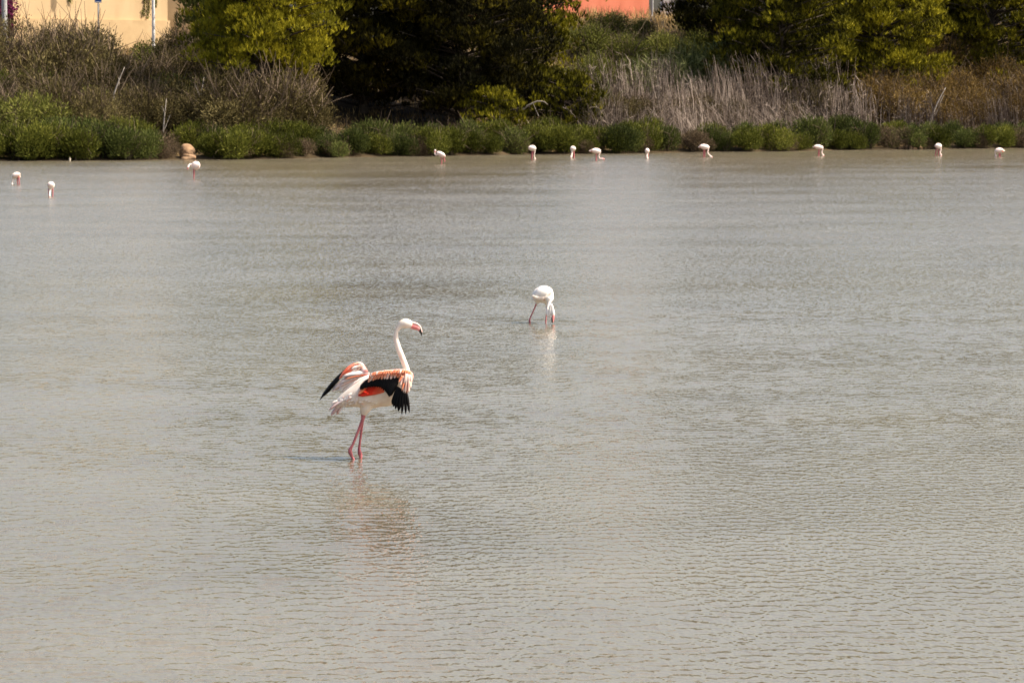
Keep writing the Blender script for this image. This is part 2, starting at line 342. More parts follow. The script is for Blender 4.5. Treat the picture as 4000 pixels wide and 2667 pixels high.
def pine(seed, H, Rr, base, npuff, pr=(.42, .78), tufts=52, lean=0.0, skew=1.0):
    """pine: trunk with limbs, crown of needle tufts gathered in puffs at the branch ends"""
    rg = np.random.default_rng(seed); wood, puffs = [], []
    tp = np.array([[0, 0, -.4], [lean * .2 + rg.normal(0, .1), rg.normal(0, .1), H * .3], [lean * .6, rg.normal(0, .2), H * .65], [lean, 0, H * .96]])
    tr = [.24, .19, .12, .03]; wood.append(np.column_stack([tp, tr]))
    for i in range(npuff):
        f = base + (1 - base) * ((i + rg.random()) / npuff) ** skew
        a = i * 2.399 + rg.normal(0, .35); z = f * H
        c = np.array([np.interp(z, tp[:, 2], tp[:, 0]), np.interp(z, tp[:, 2], tp[:, 1]), z])
        prof = math.sqrt(max(0.04, 1 - ((f - .42) / .62) ** 2)); rr = Rr * prof * rg.uniform(.38, 1.06)
        e = c + np.array([math.cos(a) * rr, math.sin(a) * rr, rg.uniform(-.05, .22) * rr])
        mid = (c + e) / 2 + np.array([0, 0, -.05 * rr])
        wood.append(np.column_stack([np.array([c - [0, 0, .12 * rr], mid, e]), [.05 + .02 * (1 - f), .035, .012]]))
        puffs.append((e, rg.uniform(*pr)))
        if rg.random() < .7: puffs.append((mid + (e - mid) * rg.uniform(.1, .7) + rg.normal(0, .3, 3), rg.uniform(*pr) * .85))
        if rg.random() < .6: puffs.append((e + rg.normal(0, .45, 3) * np.array([1, 1, .5]), rg.uniform(*pr) * .7))
    pt = []
    for c, r in puffs:
        k = int(tufts * .70 * (r / .6) ** 2); d = rg.normal(size=(k, 3)); d /= np.linalg.norm(d, axis=1)[:, None]
        d[:, 2] = np.where(d[:, 2] < -.25, -d[:, 2], d[:, 2])
        p = c + d * (r * (.35 + .65 * rg.random(k) ** .45))[:, None] * np.array([1, 1, .72]); base_t = rg.uniform(.1, .85)
        nb = 6; P = np.repeat(p, nb, 0); D = np.repeat(d * .55 + np.array([0, 0, .85]), nb, 0) + rg.normal(0, .36, (k * nb, 3))
        pt.append(blades(rg, P, D, rg.uniform(.16, .30, k * nb), rg.uniform(.035, .06, k * nb), np.repeat(np.clip(rg.normal(base_t, .16, k), 0, 1), nb), True))
    return join(pt), tubes(wood, 7)
def put_tree(px, t, f, s, label, leafm, group=None, name='pine_tree', rot=0.0, sc3=1.0):
    r = empty(name, place(px, t), label, 'tree', group); r.rotation_euler = (0, 0, rot); r.scale = (sc3,) * 3
    o = link('crown', np_mesh('crown', f[0], f[1], False, {'tint': f[2]}), leafm, r); o['kind'] = 'stuff'
    link('trunk', np_mesh('trunk', s[0], s[1], True, {'tint': s[2]}), M['bark'], r)
    return r
def reeds(seed, n, Rr, H, lean=.25, leafn=4, r=.011, Lf=.45, Wf=.022):
    rg = np.random.default_rng(seed); st, pt = [], []
    la = rg.uniform(0, 6.28); lv = np.array([math.cos(la) * .8, math.sin(la) * .3]) * lean
    for _ in range(n):
        b = np.append(rg.normal(0, Rr * .5, 2), -.1); h = H * rg.uniform(.45, 1.06); l = (lv + rg.normal(0, lean * .55, 2)) * h
        pts = np.array([b, b + np.append(l * .18, h * .35), b + np.append(l * .5, h * .7), b + np.append(l, h)])
        rr = r * rg.uniform(.6, 1.4); st.append(np.column_stack([pts, [rr, rr, rr * .8, rr * .4]]))
        if leafn:
            k = leafn; u = rg.uniform(.35, .98, k); P = np.stack([np.interp(u, [0, .35, .7, 1], pts[:, c]) for c in range(3)], 1)
            D = rg.normal(0, .5, (k, 3)) + np.array([0, 0, .55]); pt.append(blades(rg, P, D, Lf * rg.uniform(.5, 1.2, k), Wf, rg.random(k)))
    S = tubes(st, 3)
    return S, (join(pt) if pt else None)

# ------------------------------------------------------------------ far bank: walls, poles, signs
def wall_between(name, px0, px1, t, z0, z1, thick, m, label, cat, parent=None):
    a, b = place(px0, t), place(px1, t); a[2] = b[2] = 0
    d = b - a; L = np.linalg.norm(d); V, F = box(0, L, 0, thick, z0, z1)
    o = link(name, np_mesh(name, V, F), m, parent)
    if not parent: o.location = a; o.rotation_euler = (0, 0, math.atan2(d[1], d[0])); tag(o, label, cat)
    return o, L
cw = place(62, 25.5); ce = place(662, 29.5)
croot = empty('garden_wall', (cw[0], cw[1], 0), 'cream rendered garden wall with a low plinth above the brown brush', 'wall')
d = ce - cw; croot.rotation_euler = (0, 0, math.atan2(d[1], d[0])); L = math.hypot(d[0], d[1])
link('wall_face', np_mesh('wall_face', *box(0, L, 0, .3, 5.75, 7.3)), M['cream'], croot)
link('plinth', np_mesh('plinth', *box(-.05, L + .05, -.12, .42, 3.8, 5.75)), M['creamlow'], croot)
link('coping', np_mesh('coping', *box(-.08, L + .08, -.06, .36, 7.3, 7.42)), M['creamlow'], croot)
link('return_wall', np_mesh('return_wall', *box(L - .3, L, .3, 7, 3.9, 7.3)), M['cream'], croot)
p0 = place(662, 33)
o = link('shaded_wall', np_mesh('shaded_wall', *box(0, 3.6, 0, .3, 3.8, 7.1)), M['creamlow'], loc=(p0[0], p0[1], 0)); tag(o, 'set-back tan wall between the cream wall and the olive tree', 'wall')  # wall face in shade, put into the darker plinth colour
p0 = place(2120, 31.5); p1 = place(2532, 34.5); o = link('house_wall', np_mesh('house_wall', *box(0, math.hypot(p1[0] - p0[0], p1[1] - p0[1]), 0, 5, 4.8, 8.0)), M['salmon'], loc=(p0[0], p0[1], 0))
o.rotation_euler = (0, 0, math.atan2(p1[1] - p0[1], p1[0] - p0[0])); tag(o, 'salmon red rendered house wall above the dry grass slope', 'wall')
p0 = place(2588, 35); o = link('outbuilding_wall', np_mesh('outbuilding_wall', *box(0, .58, 0, 4, 4.6, 9.2)), M['whitewall'], loc=(p0[0], p0[1], 0)); tag(o, 'narrow white wall end beside the salmon house wall', 'wall')
for i, (u, zt, zb_) in enumerate(((.84, 7.3, 6.0), (.87, 7.3, 5.9), (.35, 7.3, 6.5), (.91, 7.3, 6.4))):
    rgv = np.random.default_rng(60 + i); k = 160; zz = rgv.uniform(zb_, zt, k); bl = blades(rgv, np.stack([u * L + rgv.normal(0, .05, k) + .06 * np.sin(zz * 4), np.full(k, -.05), zz], 1), rgv.normal(0, .5, (k, 3)) + np.array([0, -.2, -.8]), .12, .035, rgv.random(k))
    vo = empty('climbing_vine', (cw[0], cw[1], 0), 'thin dark vine hanging down the cream wall', 'vine', 'vines on the cream wall'); vo.rotation_euler = croot.rotation_euler
    fo = link('foliage', np_mesh('vine_foliage', bl[0], bl[1], False, {'tint': bl[2]}), M['green'], vo); fo['kind'] = 'stuff'
    V, F, _ = loft([(u * L, -.03, zt, .012), (u * L + .04, -.03, (zt + zb_) / 2, .01), (u * L, -.03, zb_, .006)], 8, 6); link('stem', np_mesh('vine_stem', V, F, True), M['bark'], vo)
def pole(px, t, r, h, m, label, name='lamp_post', head=True):
    p = place(px, t); root = empty(name, p, label, 'lamp post' if head else 'pole')
    V, F, _ = loft([(0, 0, -.3, r * 1.15), (0, 0, h * .5, r), (0, 0, h, r * .75)], 8, 12, side=(0, 1, 0)); link('shaft', np_mesh('shaft', V, F, True), m, root)
    V, F, _ = loft([(0, 0, -.1, r * 1.9), (0, 0, .25, r * 1.8), (0, 0, .3, r * 1.2)], 5, 12, False); link('base', np_mesh('base', V, F), m, root)
    if head:
        V, F, _ = loft([(0, 0, h - .05, r * .6), (-.35, 0, h + .25, r * .5), (-1.0, 0, h + .35, r * .45)], 8, 8); link('arm', np_mesh('arm', V, F, True), m, root)
        V, F, _ = loft([(-.95, 0, h + .35, .05, .09), (-1.2, 0, h + .36, .07, .14), (-1.55, 0, h + .34, .03, .08)], 8, 10); link('lamp_head', np_mesh('lamp_head', V, F, True), m, root)
    return root
pole(607, 24.5, .065, 6.5, M['whitepaint'], 'white lamp post in front of the cream wall')
pole(28, 24, .12, 6.8, M['greymetal'], 'thick grey pole beside the purple bougainvillea', 'utility_pole', False)
pole(2545, 29, .05, 5.2, M['greymetal'], 'slim grey pole at the end of the salmon wall', 'street_pole', False)
p = place(393, 24); sg = empty('road_sign', p, 'small blue sign on a thin grey post before the cream wall', 'sign')
zb = at_y(393, 12, p[1])[2] - p[2]
link('post', np_mesh('post', *loft([(0, 0, -.3, .035), (0, 0, zb + .5, .03)], 4, 10)[:2], True), M['greymetal'], sg)
link('panel', np_mesh('panel', *box(-.15, .15, -.06, -.035, zb, zb + .55)), M['blue'], sg)
link('panel_border', np_mesh('panel_border', *box(-.13, .13, -.066, -.0605, zb + .02, zb + .045)), M['whitepaint'], sg)

# ------------------------------------------------------------------ far bank: trees
def tree(seed, px, t, H, Rr, base, n, label, m, pr=(.45, .85), lean=.2, **kw):
    f, s = pine(seed, H, Rr, base, n, pr, 54, lean); put_tree(px, t, f, s, label, M[m], **kw)
tree(11, 1420, 14, 11.0, 3.9, .05, 290, 'broad dark pine with shaded crown and no trunk in view, next to the olive tree', 'shadepine', (.5, .95))
tree(12, 1800, 10, 10.5, 3.9, .06, 290, 'dark pine with sunlit olive crests, next to the salmon house wall', 'shadepine', (.5, .95), -.3)
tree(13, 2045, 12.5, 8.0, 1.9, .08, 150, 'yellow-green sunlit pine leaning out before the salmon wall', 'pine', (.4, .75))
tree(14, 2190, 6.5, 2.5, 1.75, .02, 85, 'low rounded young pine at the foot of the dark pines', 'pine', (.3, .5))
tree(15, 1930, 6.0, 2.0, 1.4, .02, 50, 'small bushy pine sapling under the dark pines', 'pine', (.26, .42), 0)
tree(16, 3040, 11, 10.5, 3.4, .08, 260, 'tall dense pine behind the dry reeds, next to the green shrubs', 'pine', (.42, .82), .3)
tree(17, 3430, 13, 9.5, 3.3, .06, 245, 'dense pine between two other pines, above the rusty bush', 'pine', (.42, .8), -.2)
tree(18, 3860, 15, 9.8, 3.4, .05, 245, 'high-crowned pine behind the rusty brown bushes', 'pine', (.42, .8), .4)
tree(19, 2800, 20, 9.5, 2.5, .12, 150, 'dark pine standing behind the tall pine by the white wall end', 'shadepine', (.45, .8), -.3)
tree(22, 3230, 19, 8.0, 2.8, .03, 110, 'added dark backdrop pine behind the gap between the tall dense pine and its neighbour', 'shadepine', (.6, 1.0), .1)  # this and the next two: extra trees added as dark backdrop
tree(23, 3660, 20, 8.0, 2.8, .03, 110, 'added dark backdrop pine behind the gap beside the high-crowned pine', 'shadepine', (.6, 1.0), -.1)
tree(24, 4060, 20, 8.0, 2.6, .03, 95, 'added dark backdrop pine behind the high-crowned pine, at the end of the rusty bushes', 'shadepine', (.6, 1.0), .1)
tree(20, 1020, 9, 8.6, 2.9, .30, 200, 'bright olive yellow tree behind the brown brush', 'olive', (.42, .8), .2, name='olive_tree')
tree(21, 850, 21, 7.0, 1.7, .12, 110, 'dark green tree beside the white lamp post', 'green', (.4, .7), .1, name='evergreen_tree')

# ------------------------------------------------------------------ far bank: shrubs and reeds
def section(px):
    return ('below the cream wall' if px < 700 else 'below the olive yellow tree' if px < 1250 else 'below the dark pines' if px < 2320 else
            'below the green shrub slope' if px < 2900 else 'below the tall dense pine' if px < 3450 else 'below the rusty bushes')
SALT = [proto_shrubs('salt', 5, M['salt'], M['twig'], Rr=1.0, H=1.25, n=6400, L=.15, W=.034, up=.8, hollow=.4, lobes=7),
        proto_shrubs('saltblue', 4, M['saltblue'], M['twig'], Rr=1.0, H=1.2, n=6400, L=.14, W=.034, up=.7, hollow=.4, lobes=6),
        proto_shrubs('saltbrown', 3, M['saltbrown'], M['twig'], Rr=.8, H=.9, n=3600, L=.12, W=.025, up=.6, stems=40)]
SK = ['fresh green', 'blue-green', 'dry brown']
def salt_label(k, s, px, row): return ('small ' if s < .72 else 'large ' if s > .9 else 'medium-sized ') + SK[k] + ' saltbush in the ' + row + ' of the hedge, ' + section(px)
SG = ['green saltbushes along the shore', 'blue-green saltbushes along the shore', 'brown saltbushes along the shore']
px = -120
while px < 4150:
    left = 1 - min(max(px / 1300, 0), 1)
    k = rnd.choices([0, 1, 2], [.62, .28, .10])[0] if px < 1300 or px > 2900 else rnd.choices([0, 1, 2], [.42, .48, .10])[0]
    sca = rnd.uniform(.55, .95) + .14 * left
    put_plant('saltbush', SALT[k], place(px, rnd.uniform(.3, .75)), sca, salt_label(k, sca, px, 'front row'), 'shrub', SG[k], sca * rnd.uniform(.85, 1.1)) if abs(px - 735) > 80 else None; px += rnd.uniform(58, 112)
px = -100
while px < 4150:
    left = 1 - min(max(px / 1300, 0), 1); k = rnd.choices([0, 1, 2], [.6, .3, .1])[0]
    sca = rnd.uniform(.6, 1.0) + .14 * left
    put_plant('saltbush', SALT[k], place(px, rnd.uniform(2.6, 3.6)), sca, salt_label(k, sca, px, 'back row'), 'shrub', SG[k], sca * rnd.uniform(.85, 1.1)); px += rnd.uniform(80, 140)
for px in (60, 320, 480, 640, 905, 1130, 1330, 1660, 1980, 2250, 2500, 2760, 3090, 3300, 3560, 3600, 3800, 3990):
    k = 2; sca = rnd.uniform(.5, .75); put_plant('saltbush', SALT[k], place(px + rnd.uniform(-30, 30), .35), sca, 'dead brown saltbush at the waterline, ' + section(px), 'shrub', 'dead shrubs at the waterline')

BR = proto_shrubs('brush', 6, M['brush'], M['twig'], Rr=1.4, H=2.4, n=7000, L=.12, W=.034, up=.5, stems=46, hollow=.42, stem_r=.018, lobes=7)
def rows(name, protos, specs, label, cat, group):
    for px0, px1, step, t, s0, s1 in specs:
        px = px0
        while px <= px1:
            s = rnd.uniform(s0, s1); lb = label + (', ' + ('lower slope' if t < 8 else 'mid slope' if t < 12.5 else 'upper slope') + (', ' + section(px) if 'cream' in label and px > 640 else '')); put_plant(name, protos, place(px, t + rnd.uniform(-1, 1)), s, lb.replace(' on the slope below the cream wall', ' below the cream wall') if px <= 640 else lb.replace(' on the slope below the cream wall', ' on the bank'), cat, group, s * rnd.uniform(.85, 1.15)); px += step * rnd.uniform(.8, 1.2)
rows('brush_shrub', BR, [(-80, 1240, 150, 6, .85, 1.1), (-60, 1200, 150, 10, 1.0, 1.2), (-80, 440, 130, 14.5, 1.35, 1.65), (470, 640, 100, 14.5, .95, 1.1), (690, 1180, 150, 14.5, 1.1, 1.35), (-80, 440, 130, 19, 1.0, 1.35), (700, 900, 120, 19, .9, 1.1)],
     'grey-brown twiggy brush on the slope below the cream wall', 'shrub', 'brown brush below the cream wall')
rows('brush_shrub', BR, [(890, 1190, 95, 5.2, 1.15, 1.4)], 'tall grey twiggy brush below the olive yellow tree', 'shrub', 'grey brush below the olive tree')
rows('brush_shrub', BR, [(2400, 3380, 120, 7, .65, .95)], 'brown brush shrub growing among the dry reeds', 'shrub', 'brush among the reeds')
GB = proto_shrubs('green', 5, M['green'], M['twig'], Rr=1.3, H=1.9, n=6000, L=.13, W=.04, up=.5, stems=34, stem_r=.014, lobes=9)
rows('green_shrub', GB, [(2240, 3300, 125, 15, .85, 1.05), (2300, 2900, 130, 19.5, .85, 1.05), (2380, 2900, 150, 23.5, .6, .85)], 'green shrub on the slope below the salmon wall', 'shrub', 'green shrubs below the salmon wall')
put_plant('green_shrub', GB, place(150, 5.0), 1.15, 'bright green bush rising out of the brown brush near the shore', 'shrub', None)
put_plant('green_shrub', GB, place(640, 21), .9, 'dark green bush at the foot of the white lamp post', 'shrub', None)
for px, t, sz in ((200, 9, 1.2), (40, 12, 1.2), (470, 11, 1.0), (330, 7, .8), (620, 9, .9), (830, 12, 1.2), (760, 7, .8), (20, 6.5, 1.0)): put_plant('green_shrub', GB, place(px, t), sz, 'dark green bush half buried in the brown brush', 'shrub', 'green bushes in the brush')
RB = proto_shrubs('rust', 4, M['rust'], M['twig'], Rr=1.3, H=2.2, n=5200, L=.12, W=.035, up=.5, stems=60, stem_r=.014, lobes=9)
rows('rusty_shrub', RB, [(3450, 4100, 120, 8, .8, 1.0), (3450, 4100, 125, 10.5, 1.0, 1.3), (3650, 4100, 110, 14, 1.0, 1.3)], 'rusty brown bush in front of the high-crowned pine', 'shrub', 'rusty bushes below the pines')
put_plant('rusty_shrub', RB, place(2700, 9), .75, 'rusty brown bush standing among the dry reeds', 'shrub', None)
BG = proto_shrubs('boug', 2, M['boug'], M['twig'], Rr=1.3, H=3.2, n=6000, L=.12, W=.07, up=.0, stems=40, lobes=10)
put_plant('bougainvillea', BG, place(5, 26), 1.0, 'dark purple bougainvillea behind the thick grey pole', 'shrub', None)
put_plant('bougainvillea', BG, place(700, 34.5), .8, 'purple bougainvillea hanging over the set-back tan wall', 'shrub', None, 1.25)

REED = []
for i in range(6):
    S, Lm = reeds(300 + i, 95, 1.1, 2.7 + .35 * (i % 3), .17, 3, .014); REED.append((mesh3('reed_stalks', S, M['reed']), mesh3('reed_leaves', Lm, M['reed'])))
LREED = []
for i in range(3):
    S, Lm = reeds(340 + i, 110, 1.0, 1.9, .6, 2, .012); LREED.append((mesh3('reed_stalks', S, M['reed']), mesh3('reed_leaves', Lm, M['reed'])))
def reed_rows(protos, specs, label, group):
    for px0, px1, step, t, s0, s1 in specs:
        px = px0
        while px <= px1:
            s = rnd.uniform(s0, s1); r = put_plant('reed_clump', protos, place(px, t + rnd.uniform(-.7, .7)), s, ('short ' if s < .75 else 'tall ') + label + ', ' + section(px), 'reeds', group, None, ('stalks', 'leaf_mass')); r.rotation_euler = (0, 0, rnd.uniform(-.5, .5)); px += step * rnd.uniform(.75, 1.25)
reed_rows(REED, [(2330, 3420, 80, 6, .5, 1.0), (2330, 3250, 95, 8.5, .7, 1.15), (2450, 2950, 110, 11, .8, 1.15), (3520, 3980, 95, 5.5, .45, .8)], 'upright clump of dry reeds behind the hedge', 'dry reed clumps')
reed_rows(LREED, [(2360, 3300, 110, 4.6, .75, 1.0), (950, 1220, 70, 5.0, .5, .7)], 'bent clump of dry reeds leaning over the hedge', 'bent reed clumps')
CANE = []
for i in range(3):
    S, Lm = reeds(360 + i, 70, .9, 2.8, .12, 16, .012, .5, .05); CANE.append((mesh3('cane_stalks', S, M['cane']), mesh3('cane_leaves', Lm, M['cane'])))
for px, t, s in ((2520, 12.5, .9), (2620, 13, 1.0), (2700, 13.5, 1.1), (2780, 13, 1.1), (2840, 12, 1.0), (2260, 8, .8), (2330, 9, .75)):
    put_plant('cane_clump', CANE, place(px, t), s, 'clump of green cane between the dry reeds and the green shrubs', 'cane', 'green cane clumps', None, ('stalks', 'leaf_mass'))
def dead_branch(px, t, pts, label):
    p = place(px, t); root = empty('dead_branch', p, label, 'branch'); main = np.array(pts, float)
    V, F, _ = loft(main, 12, 7); link('limb', np_mesh('limb', V, F, True), M['deadwood'], root)
    for u in (.45, .7):
        c = main[0, :3] + (main[-1, :3] - main[0, :3]) * u; e = c + np.array([rnd.uniform(-.3, .3), rnd.uniform(-.2, .2), rnd.uniform(.3, .6)])
        V, F, _ = loft([(*c, .018), (*((c + e) / 2), .014), (*e, .005)], 6, 6); link('side_twig', np_mesh('side_twig', V, F, True), M['deadwood'], root)
for px, t, pts, lb in ((760, 5.2, [(0, 0, -.2, .035), (.2, 0, 1.3, .03), (.42, .1, 2.7, .012)], 'tall bare dead stick leaning out of the brown brush'),
                       (640, 4.8, [(0, 0, -.2, .035), (.05, 0, 1.0, .03), (.15, .1, 2.0, .012)], 'short bare dead stick above the saltbush hedge'),
                       (420, 7, [(0, 0, .4, .04), (.35, 0, 1.9, .03), (.75, 0, 2.9, .012)], 'forked dead limb in the brown brush'),
                       (2020, 5.6, [(0, 0, -.1, .06), (.1, 0, 1.2, .05), (.9, -.3, 1.75, .03), (1.3, -.3, 1.6, .012)], 'bleached dead limb between the young pines'),
                       (3610, 6, [(0, 0, -.2, .05), (.4, 0, 1.2, .04), (.9, 0, 2.2, .015)], 'leaning dead stem beside the rusty bush')):
    dead_branch(px, t, pts, lb)

# rocks at the waterline
def rock(name, px, t, sx, sy, sz, m, label, seed):
    rg = np.random.default_rng(seed); nu, nv = 20, 14; V = []
    for j in range(nv):
        ph = math.pi * j / (nv - 1)
        for i in range(nu):
            a = 2 * math.pi * i / nu; V.append((math.cos(a) * math.sin(ph), math.sin(a) * math.sin(ph), math.cos(ph)))
    V = np.array(V); k = rg.normal(size=(7, 3)) * 2.2; ph = rg.uniform(0, 6.28, 7)
    V *= (1 + .17 * np.sin(V @ k.T + ph).sum(1) / 2)[:, None]; V = np.sign(V) * np.abs(V) ** .8 * np.array([sx, sy, sz])
    F = [(j * nu + i, j * nu + (i + 1) % nu, (j + 1) * nu + (i + 1) % nu, (j + 1) * nu + i) for j in range(nv - 1) for i in range(nu)]
    p = place(px, t); p[2] += sz * .7
    tag(link(name, np_mesh(name, V, F, True), m, loc=p), label, 'rock')
rock('boulder', 738, .35, .30, .25, .31, M['rock'], 'upright tan boulder at the waterline in the saltbush hedge', 5)
rock('rock', 742, -.15, .28, .2, .14, M['rock'], 'flat tan rock at the foot of the upright tan boulder', 6)
rock('stone', 278, -.3, .035, .04, .08, M['pale'], 'small pale shape standing in the water before the brown brush', 7)  # rock mesh standing in for a probable small wader
for i, px in enumerate((3515, 3535, 3552, 3566, 3590)):
    rock('stone', px, .05, rnd.uniform(.06, .15), .1, rnd.uniform(.05, .10), M['rock'], 'tan stone among a few at the edge of the saltbush hedge', 20 + i); col.objects[-1]['group'] = 'tan stones at the waterline'

# dry grass on the slope (nobody could count it)
def grass():
    rg = np.random.default_rng(9); n = 42000
    x = rg.uniform(-24, 28, n); t = rg.uniform(1.0, 33, n); y = shore_y(x) + t; z = terr(x, y)
    D = rg.normal(0, .35, (n, 3)) + np.array([0, 0, 1.0]); s = .6 + .8 * ((t > 22) & (x > 1) & (x < 9))
    return blades(rg, np.stack([x, y, z - .03], 1), D, rg.uniform(.25, .6, n) * s, .03, rg.random(n))
g = grass(); o = link('dry_grass', np_mesh('dry_grass', g[0], g[1], False, {'tint': g[2]}), M['grass']); tag(o, 'dry straw-coloured grass covering the far bank slope', 'grass', kind='stuff')


# ------------------------------------------------------------------ birds: materials
def plumage(name, stops, scale=14, bump=.35):
    return noise_col(mat(name, (.8, .75, .7), .75, .2), stops, scale, 5, bump=bump, bscale=90, bdist=.004)
M['white'] = plumage('white_plumage', [(.30, (.70, .55, .46)), (.50, (.79, .68, .59)), (.72, (.83, .77, .71))])
M['bright'] = plumage('bright_white_plumage', [(.30, (.82, .75, .68)), (.55, (.87, .83, .79)), (.75, (.88, .86, .83))])  # brilliant white feathers of the feeding bird
M['pinkwhite'] = plumage('pinkish_plumage', [(.30, (.80, .56, .50)), (.52, (.83, .68, .62)), (.75, (.85, .77, .72))])
M['pinkwing'] = plumage('pink_wing', [(.35, (.72, .30, .26)), (.55, (.82, .58, .53)), (.75, (.84, .74, .70))], 9)
M['wetneck'] = plumage('feeding_neck', [(.30, (.70, .56, .42)), (.6, (.82, .74, .64))])
def feather_mat(name, stops):
    """colour runs along the feather (attribute t), with fine barbs"""
    m = noise_col(mat(name, (.8, .7, .6), .7, .2), stops, 60, 3, attr='t', bump=.3, bscale=300, bdist=.001)
    return m
M['f_black'] = feather_mat('black_feather', [(0, (.009, .008, .008)), (1, (.004, .004, .004))]); M['f_black'].node_tree.nodes['Principled BSDF'].inputs['Roughness'].default_value = .5; M['f_black'].node_tree.nodes['Principled BSDF'].inputs['Specular IOR Level'].default_value = .08
M['f_orange'] = feather_mat('orange_feather', [(.1, (.80, .15, .06)), (.6, (.82, .25, .125)), (1.0, (.83, .40, .26))])
M['f_red'] = feather_mat('red_orange_feather', [(.1, (.80, .34, .24)), (.5, (.80, .12, .055)), (.95, (.82, .30, .20))])
M['f_pink'] = feather_mat('pink_feather', [(.05, (.84, .60, .50)), (.5, (.84, .50, .40)), (.95, (.84, .66, .58))])
M['f_white'] = feather_mat('pale_feather', [(.05, (.85, .74, .66)), (.5, (.86, .78, .73)), (.95, (.80, .66, .60))])
M['f_tail'] = feather_mat('tail_feather', [(.05, (.84, .74, .68)), (.55, (.76, .60, .57)), (.95, (.72, .42, .36))])
M['f_scarlet'] = feather_mat('scarlet_feather', [(.05, (.80, .16, .08)), (.5, (.78, .035, .012)), (.95, (.66, .03, .015))])
M['leg'] = noise_col(mat('pink_leg', (.6, .2, .22), .45, .4), [(.3, (.32, .075, .09)), (.55, (.50, .145, .16)), (.8, (.62, .25, .25))], 24, 4, bump=.4, bscale=120, bdist=.003)
M['beak_pink'] = noise_col(mat('pink_beak', (.75, .25, .25), .4, .4), [(.3, (.66, .17, .17)), (.7, (.78, .34, .32))], 30, 3)
M['beak_pale'] = noise_col(mat('pale_beak', (.8, .5, .47), .4, .4), [(.3, (.78, .44, .40)), (.7, (.84, .60, .55))], 30, 3)
M['black'] = mat('black_horn', (.010, .009, .009), .35, .5)
M['eye'] = mat('yellow_eye', (.70, .42, .04), .2, .5)
M['pupil'] = mat('pupil', (.005, .005, .005), .2, .5)

def ellipsoid(c, rx, ry, rz, rot=0.0, nu=20, nv=12):
    V = []
    for j in range(nv):
        ph = math.pi * (j + .02) / (nv - .96)
        for i in range(nu):
            a = 2 * math.pi * i / nu; V.append((rx * math.cos(ph), ry * math.cos(a) * math.sin(ph), rz * math.sin(a) * math.sin(ph)))
    V = np.array(V); cr, sr = math.cos(rot), math.sin(rot)
    V = np.column_stack([V[:, 0] * cr - V[:, 2] * sr, V[:, 1], V[:, 0] * sr + V[:, 2] * cr]) + np.asarray(c)
    F = []
    for j in range(nv - 1):
        for i in range(nu):
            p, q = j * nu + i, j * nu + (i + 1) % nu; F += [(p, q, q + nu), (p, q + nu, p + nu)]
    k = len(V); V = np.vstack([V, V[:nu].mean(0), V[-nu:].mean(0)])
    for i in range(nu): F += [(k, (i + 1) % nu, i), (k + 1, (nv - 1) * nu + i, (nv - 1) * nu + (i + 1) % nu)]
    return V, np.array(F, np.int32)
def skin(o, voxel, smooth=6):
    """fuse overlapping volumes into one continuous surface"""
    m = o.modifiers.new('fuse', 'REMESH'); m.mode = 'VOXEL'; m.voxel_size = voxel; m.use_smooth_shade = True
    s = o.modifiers.new('soften', 'SMOOTH'); s.iterations = smooth; s.factor = .5
def feather_mesh(base, tip, width, normal, bend=.08, n=7, point=.35, thick=.0012):
    base = np.asarray(base, float); tip = np.asarray(tip, float); nm = np.asarray(normal, float); nm /= np.linalg.norm(nm)
    ax = tip - base; L = np.linalg.norm(ax); T = ax / L; W = np.cross(T, nm); W /= np.linalg.norm(W) + 1e-9; nm = np.cross(W, T)
    u = np.linspace(0, 1, n); wd = width * .5 * np.minimum(1, .45 + 1.6 * u) * np.sqrt(np.clip(1 - np.clip((u - (1 - point)) / point, 0, 1) ** 2, .012, 1))
    C = base + ax * u[:, None] + nm * (bend * L * 4 * u * (1 - u))[:, None]
    V = np.stack([C - W * wd[:, None], C + nm * (thick + .12 * wd)[:, None], C + W * wd[:, None], C - nm * thick + nm * (.06 * wd)[:, None]], 1).reshape(-1, 3)
    F = []
    for i in range(n - 1):
        for j in range(4):
            p, q = i * 4 + j, i * 4 + (j + 1) % 4; F += [(p, q, q + 4), (p, q + 4, p + 4)]
    F += [(0, 2, 1), (0, 3, 2), (n * 4 - 4, n * 4 - 3, n * 4 - 2), (n * 4 - 4, n * 4 - 2, n * 4 - 1)]
    return V, np.array(F, np.int32), np.repeat(u, 4)
def submerged_leg(pts, r):
    """carry a leg on from the waterline down to a webbed foot on the lake bed"""
    x, y, z = pts[-1][:3]
    return [(x + .01, y, -.12, r), (x + .02, y, -.30, r)], (x + .02, y, -.31)
def foot(c, s=1.0):
    x, y, z = c; a = []
    for an in (-.5, 0, .5):
        e = (x + .085 * s * math.cos(an), y + .085 * s * math.sin(an), z - .025)
        a.append(loft([(x, y, z, .006 * s), ((x + e[0]) / 2, (y + e[1]) / 2, z - .012, .006 * s), (*e, .003)], 5, 6))
    return a

